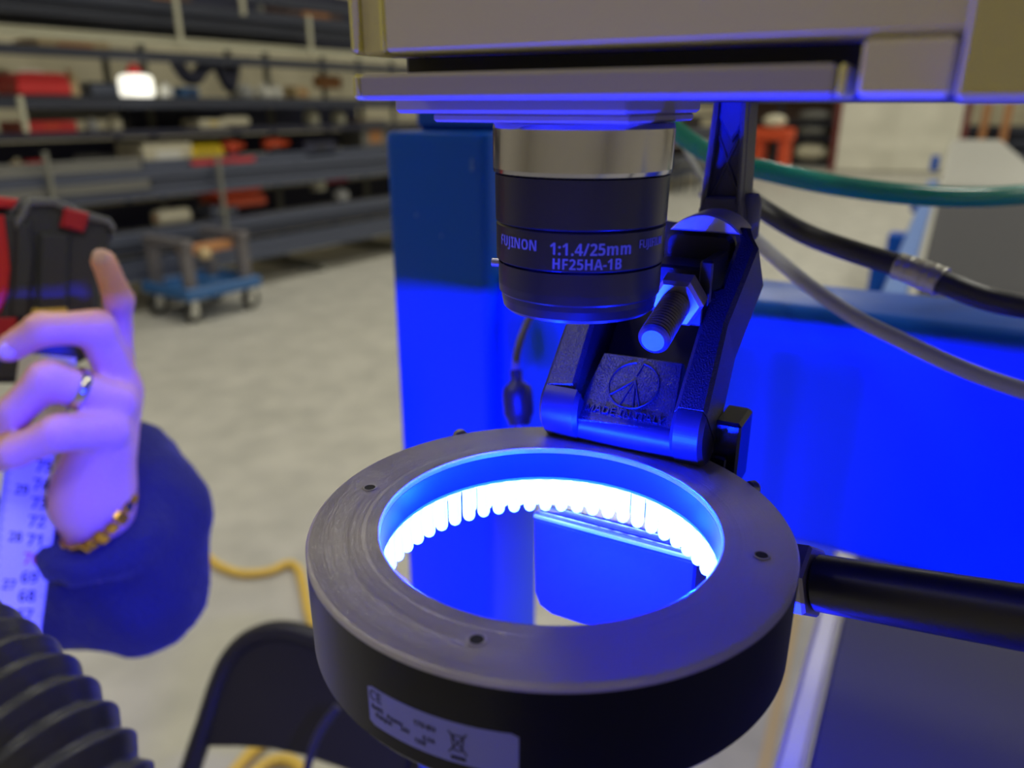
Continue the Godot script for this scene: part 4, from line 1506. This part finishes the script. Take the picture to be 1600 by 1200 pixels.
func crate(called: String, q: Array, m: Material, lidm: Material, label: String, cat: String, kind: String) -> void:
	var r := rbox(q[0], q[1], q[2], q[3], q[4], q[5])
	var c: Vector3 = r[0]
	var s: Vector3 = r[1]
	var base := c - Vector3(0, s.y / 2, 0)
	for y in shelf_tops:
		if absf(base.y - y) < 0.05: base.y = y + 0.001
	c = base + Vector3(0, s.y / 2, 0)
	var o := thing(called, base, label, cat)
	var g := Geo.new()
	match kind:
		"toolbox":
			g.box(rx(base + Vector3(0, s.y * 0.36, 0)), Vector3(s.x, s.y * 0.72, s.z), 0.012)
			put("body", g, m, o)
			g = Geo.new()
			g.prism(PackedVector2Array([Vector2(-s.x * 0.49, 0), Vector2(s.x * 0.49, 0), Vector2(s.x * 0.46, s.y * 0.2), Vector2(s.x * 0.3, s.y * 0.27), Vector2(-s.x * 0.3, s.y * 0.27), Vector2(-s.x * 0.46, s.y * 0.2)]), rx(base + Vector3(0, s.y * 0.725, 0)), -s.z * 0.48, s.z * 0.48, 0.006)
			put("lid", g, lidm, o)
			g = Geo.new()
			var hy := base.y + s.y * 0.98
			var hp := []
			for e in [[-0.2, 0.0], [-0.18, 0.10], [0.18, 0.10], [0.2, 0.0]]: hp.append(Vector3(base.x, hy + e[1] * s.y, base.z) + RU * (e[0] * s.x))
			g.tube(hp, 0.008, 8)
			put("handle", g, M.white, o)
		"carton":
			g.box(rx(c), s, 0.008)
			put("body", g, m, o)
			g = Geo.new()
			g.box(rx(base + Vector3(0, s.y + 0.002, 0)), Vector3(s.x * 1.01, 0.004, s.z * 0.48), 0.001)
			put("flap", g, lidm, o)
			g = Geo.new()
			g.box(rx(c + RV * (s.z / 2 + 0.001)), Vector3(s.x * 0.5, s.y * 0.4, 0.002), 0.0005)
			put("sticker", g, lidm, o)
		"tray":
			g.box(rx(base + Vector3(0, 0.006, 0)), Vector3(s.x * 0.96, 0.012, s.z * 0.96), 0.003)
			put("bottom", g, m, o)
			for e in [[1, 0], [-1, 0], [0, 1], [0, -1]]:
				g = Geo.new()
				var off: Vector3 = RU * (e[0] * (s.x / 2 - 0.006)) + RV * (e[1] * (s.z / 2 - 0.006))
				g.box(rx(base + off + Vector3(0, s.y / 2, 0)), Vector3(0.012 if e[0] else s.x, s.y, 0.012 if e[1] else s.z - 0.026), 0.003)
				put("side", g, m, o)
			g = Geo.new()
			g.box(rx(base + RV * (s.z / 2 + 0.003) + Vector3(0, s.y * 0.55, 0)), Vector3(s.x * 0.3, s.y * 0.25, 0.006), 0.002)
			put("grip", g, lidm, o)
		"tub":
			var R := minf(s.x, s.y) / 2
			var ax := axis(base + Vector3(0, R, 0) - RU * s.x / 2, RU)
			g.lathe([Vector2(R * 0.92, 0), Vector2(R, 0.01), Vector2(R, s.x * 0.9), Vector2(R * 0.94, s.x * 0.92)], 32, ax, 2)
			put("body", g, m, o)
			g = Geo.new()
			g.lathe([Vector2(R * 1.02, s.x * 0.925), Vector2(R * 1.02, s.x * 0.99), Vector2(R * 0.95, s.x)], 32, ax, 2)
			put("lid", g, lidm, o)
			for k in 5:
				g = Geo.new()
				g.box(Transform3D(Basis(RU, Vector3.UP, RV), base + Vector3(0, R * 1.3, 0) + RU * (s.x * (-0.3 + k * 0.14)) + RV * (R * 0.96)), Vector3(s.x * 0.05, R * 0.5, 0.006), 0.002)
				put("print_bar", g, M.brown, o)
		"jug":
			var w := minf(s.x, s.z) / 2
			var pf := []
			for e in [[0.0, 0.94], [0.03, 1.0], [0.6, 1.0], [0.72, 0.9], [0.8, 0.5], [0.83, 0.3], [0.88, 0.28]]: pf.append(Vector2(w * e[1], s.y * e[0]))
			g.lathe(pf, 36, Transform3D(Basis(), base), 1)
			put("body", g, m, o)
			g = Geo.new()
			g.lathe([Vector2(w * 0.34, s.y * 0.86), Vector2(w * 0.36, s.y * 0.88), Vector2(w * 0.36, s.y * 0.99), Vector2(w * 0.30, s.y)], 24, Transform3D(Basis(), base), 2)
			put("cap", g, lidm, o)
			g = Geo.new()
			var hp := []
			for e in [[-0.35, 0.8], [-0.95, 0.74], [-1.15, 0.6], [-0.97, 0.45]]: hp.append(base + RU * (w * e[0]) + Vector3(0, s.y * e[1], 0))
			g.tube(smooth_path(hp, 5), w * 0.1, 10)
			put("handle", g, m, o)
		"glowing_jug":  # a jug that carries an added glow
			var w := s.x / 2
			var pf := []
			for e in [[0.0, 0.86], [0.05, 0.98], [0.3, 1.0], [0.58, 0.96], [0.66, 0.8], [0.68, 0.5]]: pf.append(Vector2(w * e[1], s.y * e[0]))
			g.lathe(pf, 36, Transform3D(Basis(), base), 1)
			put("jug_body", g, m, o)
			g = Geo.new()
			g.lathe([Vector2(w * 0.34, s.y * 0.685), Vector2(w * 0.40, s.y * 0.72), Vector2(w * 0.38, s.y * 0.9), Vector2(w * 0.22, s.y)], 24, Transform3D(Basis(), base), 1)
			put("cap", g, lidm, o)
		"tool":
			# a hand machine: motor barrel, head and grip
			var R := s.y * 0.26
			var ax := axis(base + Vector3(0, s.y * 0.7, 0) - RU * s.x * 0.48, RU)
			g.lathe([Vector2(R * 0.5, 0), Vector2(R, s.x * 0.06), Vector2(R * 1.05, s.x * 0.5), Vector2(R * 0.75, s.x * 0.6), Vector2(R * 0.5, s.x * 0.94), Vector2(R * 0.3, s.x * 0.96)], 24, ax, 1)
			put("barrel", g, m, o)
			g = Geo.new()
			g.prism(PackedVector2Array([Vector2(-s.x * 0.3, 0), Vector2(-s.x * 0.02, 0), Vector2(s.x * 0.02, s.y * 0.6), Vector2(-s.x * 0.22, s.y * 0.6)]), rx(base), -s.z * 0.2, s.z * 0.2, 0.006)
			put("grip", g, lidm, o)
			g = Geo.new()
			g.box(rx(base + Vector3(0, s.y * 0.08, 0) - RU * s.x * 0.16), Vector3(s.x * 0.42, s.y * 0.16, s.z * 0.5), 0.006)
			put("battery", g, M.black, o)
		"roll":
			var R := s.y / 2
			var ax := axis(base + Vector3(0, R, 0) - RU * s.x / 2, RU)
			g.lathe([Vector2(R * 0.35, 0.0), Vector2(R * 0.97, 0.0), Vector2(R, 0.01), Vector2(R, s.x - 0.01), Vector2(R * 0.97, s.x), Vector2(R * 0.35, s.x)].map(func(v): return v), 32, ax, 2, false, false)
			put("wrap", g, m, o)
			g = Geo.new()
			g.lathe([Vector2(R * 0.3, -0.01), Vector2(R * 0.36, -0.01), Vector2(R * 0.36, s.x + 0.01), Vector2(R * 0.3, s.x + 0.01)], 20, ax, 2)
			put("core", g, lidm, o)

func rack_items() -> void:
	# on the shelf behind the white jug
	crate("toolbox", [27, 116, 112, 152, 0.05, 0.25], M.red, M.red, "red metal toolbox standing on the rack at upper left", "toolbox", "toolbox")
	crate("glowing_jug", [204, 104, 252, 156, 0.05, 0.22], M.glowing_jug, M.red, "white jug with red top standing on the rack, its glow added", "glowing_jug", "glowing_jug")
	crate("carton", [-20, 96, 18, 138, 0.3, 0.25], M.cream, M.wood_pale, "cream carton at the left edge behind the red toolbox", "carton", "carton")
	crate("bottle", [106, 108, 128, 150, 0.2, 0.1], M.wood_pale, M.wood, "small tan bottle just right of the red toolbox", "bottle", "jug")
	crate("bottle", [259, 130, 276, 153, 0.1, 0.1], M.white, M.cable_grey, "small pale bottle right of the white jug", "bottle", "jug")
	crate("carton", [288, 138, 312, 153, 0.1, 0.15], M.trolley_blue, M.navy, "small blue box on the shelf under the dark hanging sling", "carton", "carton")
	crate("bottle", [380, 132, 403, 154, 0.1, 0.12], M.cable_grey, M.white, "grey bottle, first of the row left of the white pair", "bottle", "jug")
	crate("bottle", [412, 134, 432, 156, 0.08, 0.12], M.white, M.white, "round white bottle, left one of a touching pair", "bottle", "jug")
	crate("bottle", [433, 134, 448, 156, 0.08, 0.12], M.white, M.cable_grey, "slim white bottle, right one of a touching pair", "bottle", "jug")
	crate("carton", [462, 136, 484, 154, 0.1, 0.15], M.wood_pale, M.wood, "tan carton between the white bottles and the orange jar", "carton", "carton")
	crate("jar", [505, 118, 540, 138, 0.2, 0.15], M.wood, M.cream, "row of peach jars wrapped in film on the rack right end", "jar", "tub")
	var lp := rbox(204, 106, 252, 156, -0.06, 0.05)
	var gl := OmniLight3D.new()  # light added in front of the jug, which is no lamp itself
	gl.name = "added_jug_light"
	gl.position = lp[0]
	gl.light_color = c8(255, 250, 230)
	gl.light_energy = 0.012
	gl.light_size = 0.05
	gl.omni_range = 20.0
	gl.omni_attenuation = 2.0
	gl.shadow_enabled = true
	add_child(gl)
	# next shelf down
	crate("tray", [40, 187, 120, 205, 0.05, 0.3], M.red, M.orange, "flat red tray beneath the red toolbox", "tray", "tray")
	crate("bottle", [143, 182, 158, 203, 0.08, 0.1], M.cable_grey, M.white, "grey round bottle right of the flat red tray", "bottle", "jug")
	crate("bottle", [176, 178, 196, 203, 0.1, 0.1], M.cream, M.cream, "cream cone shaped bottle left of the dark gap", "bottle", "jug")
	crate("tray", [312, 185, 354, 199, 0.05, 0.2], M.cream, M.yellow, "cream tray on the shelf above the yellow tub", "tray", "tray")
	crate("roll", [356, 180, 392, 198, 0.05, 0.1], M.cream, M.red, "roll of pink and white film right of the cream tray", "roll", "roll")
	crate("bottle", [482, 172, 508, 200, 0.1, 0.12], M.rack_pale, M.rack_light, "pale bottle on the rack below the tan carton", "bottle", "jug")
	crate("bottle", [528, 174, 546, 198, 0.1, 0.12], M.rack_pale, M.rack_light, "grey bottle left of the striped sack", "bottle", "jug")
	crate("sack", [566, 182, 606, 232, 0.08, 0.25], M.rack_light, M.wood, "greyish sack with orange edge next to the blue post", "sack", "carton")
	# level with the yellow tub
	crate("bottle", [18, 217, 40, 246, 0.05, 0.1], M.wood_pale, M.cream, "tan bottle under the flat red tray, left of the red can", "bottle", "jug")
	crate("can", [42, 217, 72, 242, 0.05, 0.12], M.red, M.orange, "red can under the flat red tray", "can", "tub")
	crate("can", [80, 217, 96, 240, 0.12, 0.12], M.red_dark, M.orange_dark, "small dark red can right of the bright red can", "can", "tub")
	crate("motor", [128, 216, 200, 242, 0.15, 0.25], M.rack_light, M.black, "grey machine part left of the cream carton", "machine part", "tool")
	crate("carton", [222, 210, 300, 248, 0.06, 0.3], M.cream, M.white, "long cream carton left of the yellow tub", "carton", "carton")
	crate("tub", [302, 206, 353, 239, 0.02, 0.2], M.yellow, M.yellow, "bright yellow tub lying on its side on the rack", "tub", "tub")
	crate("power_tool", [360, 207, 396, 243, 0.03, 0.2], M.orange, M.red, "orange power tool right of the yellow tub", "power tool", "tool")
	crate("power_tool", [424, 205, 466, 240, 0.03, 0.2], M.orange, M.black, "orange power tool further right, beside the dark crate", "power tool", "tool")
	crate("crate", [476, 206, 524, 232, 0.03, 0.3], M.navy, M.black, "dark navy crate right of the orange power tools", "crate", "tray")
	crate("tray", [300, 240, 398, 248, 0.0, 0.25], M.red, M.red_dark, "thin red tray edge beneath the yellow tub", "tray", "tray")
	# low shelf
	crate("roll", [252, 318, 302, 343, 0.05, 0.15], M.cream, M.wood, "cream roll lying low on the rack above the trolley", "roll", "roll")
	crate("case", [330, 284, 410, 304, 0.1, 0.25], M.orange, M.orange_dark, "long orange case on the low shelf, upper of two", "case", "toolbox")
	crate("case", [345, 306, 418, 324, 0.1, 0.25], M.orange_dark, M.orange, "dull orange case on the low shelf, lower of two", "case", "toolbox")
	crate("bottle", [494, 272, 516, 298, 0.1, 0.12], M.rack_pale, M.rack_light, "pale bottle on the low shelf right of the orange cases", "bottle", "jug")
	crate("can", [518, 270, 548, 286, 0.2, 0.12], M.red_dark, M.rust, "dark red can at the low shelf right end", "can", "tub")
	crate("bottle", [530, 290, 552, 310, 0.1, 0.12], M.cable_grey, M.cable_grey, "grey bottle under the dark red can", "bottle", "jug")
	crate("carton", [330, 322, 372, 342, 0.1, 0.2], M.rack_mid, M.rack_light, "grey carton beneath the orange cases", "carton", "carton")
	# wood and brown stock high up
	crate("plank_stack", [60, 63, 172, 76, 0.2, 0.3], M.wood_pale, M.wood, "pale planks lying under the cream beam", "planks", "carton")
	crate("brown_box", [215, -6, 300, 12, 0.3, 0.3], M.brown, M.wood, "brown box at the top of the rack between two uprights", "box", "carton")
	crate("brown_box", [450, 10, 535, 36, 0.3, 0.3], M.brown, M.wood, "brown box at the top of the rack near the enclosure", "box", "carton")
	# grey panel in the back of the middle shelves
	var r := rbox(40, 164, 196, 188, 0.6, 0.05)
	var g := Geo.new()
	g.box(rx(r[0]), r[1], 0.006)
	single("metal_sheet", g, M.rack_light, "flat grey metal sheet leaning behind the flat red tray", "sheet")
	r = rbox(205, 168, 310, 202, 0.5, 0.2)
	g = Geo.new()
	g.box(rx(r[0]), r[1], 0.02)
	single("dark_bin", g, M.navy, "dark navy bin between the grey sheet and the cream tray", "bin")
	r = rbox(140, 128, 190, 152, 0.4, 0.2)
	g = Geo.new()
	g.box(rx(r[0]), r[1], 0.02)
	single("grey_bin", g, M.rack_mid, "grey bin between the red toolbox and the white jug", "bin")
	# dark slings hanging under the upper shelf beam
	g = Geo.new()
	var pts := []
	for q in [[275, 96], [290, 118], [305, 122], [320, 104], [338, 100], [350, 120], [360, 134], [366, 98]]:
		var v := rs(q[0], q[1], 0.2)
		pts.append(rp(v.x, v.y, 0.2))
	g.tube(smooth_path(pts, 5), 0.045, 10)
	single("sling", g, M.navy, "dark slings hanging in loops under the upper shelf beam", "sling")

# ------------------------------------------------------------------ blue trolley
func trolley() -> void:
	var f := ground(304, 505)            # under the near castor
	var dx := RU
	var dy := -RV
	var f2 := ground(398, 482)
	var len_ := (f2 - f).dot(dx) + 0.10
	var wid := 0.48
	var hgt := 0.17
	var c0 := f - dx * 0.05 - dy * 0.05
	var mid := c0 + dx * len_ / 2 + dy * wid / 2
	var o := thing("platform_trolley", mid, "blue platform trolley on castors carrying grey frames before the rack", "trolley")
	var bx := func(a: float, b: float, y: float) -> Transform3D: return Transform3D(Basis(dx, Vector3.UP, -dy), c0 + dx * a + dy * b + Vector3(0, y, 0))
	var g := Geo.new()
	g.box(bx.call(len_ / 2, wid / 2, hgt), Vector3(len_ - 0.02, 0.03, wid - 0.02), 0.006)
	put("deck", g, M.trolley_blue, o)
	for e in [[len_ / 2, 0.02, len_, 0.04], [len_ / 2, wid - 0.02, len_, 0.04]]:
		g = Geo.new()
		g.box(bx.call(e[0], e[1], hgt + 0.01), Vector3(e[2], 0.07, e[3]), 0.008)
		put("edge_rail", g, M.trolley_blue, o)
	for e in [0.02, len_ - 0.02]:
		g = Geo.new()
		g.box(bx.call(e, wid / 2, hgt + 0.01), Vector3(0.04, 0.068, wid - 0.08), 0.008)
		put("edge_rail", g, M.trolley_blue, o)
	for a in [0.06, len_ - 0.06]:
		for b in [0.06, wid - 0.06]:
			g = Geo.new()
			g.lathe([Vector2(0.030, -0.016), Vector2(0.060, -0.016), Vector2(0.065, -0.01), Vector2(0.065, 0.01), Vector2(0.060, 0.016), Vector2(0.030, 0.016)], 28, axis(bx.call(a, b, 0.065).origin, dy), 2)
			var cs := put("castor_wheel", g, M.black, o)
			g = Geo.new()
			g.lathe([Vector2(0.012, -0.019), Vector2(0.034, -0.017), Vector2(0.034, 0.017), Vector2(0.012, 0.019)], 20, axis(bx.call(a, b, 0.065).origin, dy), 2)
			put("hub", g, M.alu, cs)
			for sdd in [-1, 1]:
				g = Geo.new()
				g.box(bx.call(a, b + sdd * 0.026, 0.105), Vector3(0.05, 0.09, 0.008), 0.003)
				put("fork", g, M.alu, cs)
	# grey end frames
	for a in [0.07, len_ - 0.07]:
		for b in [0.07, wid - 0.07]:
			g = Geo.new()
			g.box(bx.call(a, b, hgt + 0.145), Vector3(0.07, 0.27, 0.05), 0.006)
			put("stanchion", g, M.post_grey, o)
		g = Geo.new()
		g.box(bx.call(a, wid / 2, hgt + 0.305), Vector3(0.07, 0.05, wid - 0.06), 0.006)
		put("top_bar", g, M.post_grey, o)
	g = Geo.new()
	g.box(bx.call(len_ / 2, 0.16, hgt + 0.25), Vector3(len_ - 0.2, 0.05, 0.09), 0.004)
	single("wooden_plank", g, M.wood, "orange brown wooden plank lying between the trolley's grey frames", "plank")
	g = Geo.new()
	g.lathe([Vector2(0.02, -0.03), Vector2(0.035, -0.025), Vector2(0.035, 0.025), Vector2(0.02, 0.03)], 20, axis(bx.call(0.18, 0.05, hgt + 0.235).origin, dx), 2)
	single("wooden_roller", g, M.wood_pale, "small round tan wood end beside the trolley plank", "roller")

# ------------------------------------------------------------------ far side of the hall
func far_side() -> void:
	var fb := func(x0: float, y0: float, x1: float, y1: float, d: float, dep: float) -> Array:    # middle, size at a depth
		var a := P(x0, (y0 + y1) / 2, d)
		var b := P(x1, (y0 + y1) / 2, d)
		var t := P((x0 + x1) / 2, y0, d)
		var e := P((x0 + x1) / 2, y1, d)
		var w := (b - a).length()
		return [(a + b) / 2 + Vector3(0, 0, -dep / 2), Vector3(w, (t - e).length(), dep)]
	var fx := func(c: Vector3) -> Transform3D: return Transform3D(Basis(), c)
	# white board in a dark red frame
	var p0 := ground(1303, 268)
	var p1 := ground(1488, 272)
	var d := (p1 - p0).normalized()
	var w := (p1 - p0).length()
	var hgt := 1.75
	var n := d.cross(Vector3.UP)
	var o := thing("white_board", (p0 + p1) / 2, "large white board in a dark red frame standing on the far floor", "board")
	var bt := Transform3D(Basis(d, Vector3.UP, n), (p0 + p1) / 2)
	var g := Geo.new()
	g.box(bt * Transform3D(Basis(), Vector3(0, hgt / 2 + 0.03, 0)), Vector3(w, hgt, 0.06), 0.01)
	put("sheet", g, M.board, o)
	for s in [-1, 1]:
		g = Geo.new()
		g.box(bt * Transform3D(Basis(), Vector3(s * (w / 2 + 0.06), hgt / 2 + 0.03, 0)), Vector3(0.11, hgt + 0.06, 0.1), 0.01)
		put("frame_post", g, M.rust, o)
	# far store of dark stock between the lens and the board
	var r: Array
	var bg := P(1180, 215, 17.6)
	var o2 := thing("far_shelf", Vector3(bg.x, 0, bg.z), "dark low shelving at the far wall behind the clamp lever", "shelf")
	r = fb.call(1030, 120, 1310, 262, 17.2, 0.1)
	g = Geo.new()
	g.box(fx.call(Vector3(r[0].x, 0.95, bg.z - 0.36)), Vector3(r[1].x, 1.9, 0.08), 0.01)
	put("back", g, M.brown, o2)
	for y in [0.06, 0.57, 0.89, 1.5]:
		g = Geo.new()
		g.box(fx.call(Vector3(r[0].x, y, bg.z)), Vector3(r[1].x, 0.06, 0.6), 0.01)
		put("shelf_board", g, M.rack_dark, o2)
	for k in 4:
		g = Geo.new()
		g.box(fx.call(Vector3(r[0].x + r[1].x * (-0.5 + k / 3.0), 0.93, bg.z + 0.34)), Vector3(0.07, 1.86, 0.07), 0.01)
		put("upright", g, M.rack_dark, o2)
	# orange stand
	var f0 := ground(1186, 258)
	var dd := 0.0
	var oc := P(1206, 225, 14.6)
	var o3 := thing("orange_stand", Vector3(oc.x, 0, oc.z), "orange steel stand with two stout legs left of the white board", "stand")
	g = Geo.new()
	var ty := P(1206, 198, 14.6).y
	var wd := P(1241, 200, 14.6).x - P(1170, 200, 14.6).x
	g.box(fx.call(Vector3(oc.x, ty - 0.13, oc.z)), Vector3(wd, 0.22, 0.5), 0.02)
	put("top", g, M.orange, o3)
	for q in [-0.28, 0.36]:
		g = Geo.new()
		g.box(fx.call(Vector3(oc.x + wd * q, (ty - 0.24) / 2, oc.z)), Vector3(wd * 0.2, ty - 0.24, 0.4), 0.02)
		put("leg", g, M.orange, o3)
	# pale stock on the shelf
	var k := 0
	for q in [[1245, 172, 1292, 190, "M", "grey bale on the far shelf, upper one right of the orange stand"], [1243, 194, 1290, 214, "M", "grey bale on the far shelf, middle one right of the orange stand"], [1240, 224, 1288, 252, "C", "cream sack on the floor right of the orange stand"], [1076, 186, 1106, 208, "M", "grey bale on the far shelf left of the clamp lever"], [1190, 176, 1222, 196, "C", "cream sack lying on top of the orange stand"]]:
		r = fb.call(q[0], q[1], q[2], q[3], 15.6, 0.5)
		g = Geo.new()
		var s: Vector3 = r[1]
		var bz: float = oc.z if q[3] == 196 else bg.z + 0.0
		var kz: float = (bz - CAM.z) / (r[0].z - CAM.z)
		r[0] = Vector3(CAM.x + (r[0].x - CAM.x) * kz, 0, bz)
		s *= kz
		var by: float = {190: 0.92, 214: 0.60, 252: 0.09, 208: 0.60, 196: ty - 0.02}[int(q[3])]
		r[0].y = by + s.y / 2
		var rings := []
		for j in 7:
			var v := j / 6.0
			var sc := sqrt(maxf(0.12, 1.0 - pow(absf(2 * v - 1), 3.0)))
			var ring := PackedVector3Array()
			for i in 20:
				var a := TAU * i / 20
				ring.append(r[0] + Vector3(s.x / 2 * signf(cos(a)) * pow(absf(cos(a)), 0.6) * sc, s.y * (v - 0.5), -s.z / 2 * signf(sin(a)) * pow(absf(sin(a)), 0.6) * sc))
			rings.append(ring)
		g.loft(rings, 1)
		single("stock_bale", g, M.cream if q[4] == "C" else M.rack_light, q[5], "bale")
	# small grey stand on the floor beside the lens
	var sp := ground(1078, 302)
	var o4 := thing("grey_stool", sp, "small grey stool on the floor behind the silver lens mount", "stool")
	g = Geo.new()
	g.box(fx.call(sp + Vector3(0, 0.42, 0)), Vector3(0.34, 0.06, 0.34), 0.01)
	put("seat", g, M.rack_light, o4)
	for a in [-0.14, 0.14]:
		for b in [-0.14, 0.14]:
			g = Geo.new()
			g.tube([sp + Vector3(a, 0.40, b), sp + Vector3(a * 1.2, 0.01, b * 1.2)], 0.02, 8)
			put("leg", g, M.rack_mid, o4)
	# stack of dark pipes with wooden stakes, upper right
	var pc := P(1560, 205, 16.0)
	var po := Vector3(pc.x, 0, pc.z)
	for j in 12:
		g = Geo.new()
		var row := j / 4
		var yy := 0.25 + row * 0.24 + 0.0
		var z := (j % 4) * 0.25 + row * 0.12
		var px := Vector3(po.x, yy, po.z - z)
		g.lathe([Vector2(0.08, -2.2), Vector2(0.115, -2.2), Vector2(0.115, 3.0), Vector2(0.08, 3.0)], 16, axis(px, Vector3.RIGHT), 2, true)
		single("steel_pipe", g, M.rack_dark, "dark steel pipe in the stake-held pile at the far right", "pipe", "dark pipes in the pile at the far right")
	for x in [P(1535, 200, 15.7).x, P(1570, 200, 15.7).x]:
		g = Geo.new()
		g.box(fx.call(Vector3(x, 0.66, po.z + 0.17)), Vector3(0.14, 1.3, 0.08), 0.01)
		single("wooden_stake", g, M.wood, "left wooden stake before the dark pipe pile" if x < P(1550, 200, 15.7).x else "right wooden stake before the dark pipe pile", "stake")
	for j in 2:
		g = Geo.new()
		g.box(fx.call(Vector3(po.x - 1.0 + j * 2.4, 0.06, po.z - 0.4)), Vector3(0.12, 0.12, 1.2), 0.01)
		single("timber_bearer", g, M.wood_pale, "timber bearer under the left end of the dark pipe pile" if j == 0 else "timber bearer under the right end of the dark pipe pile", "bearer")
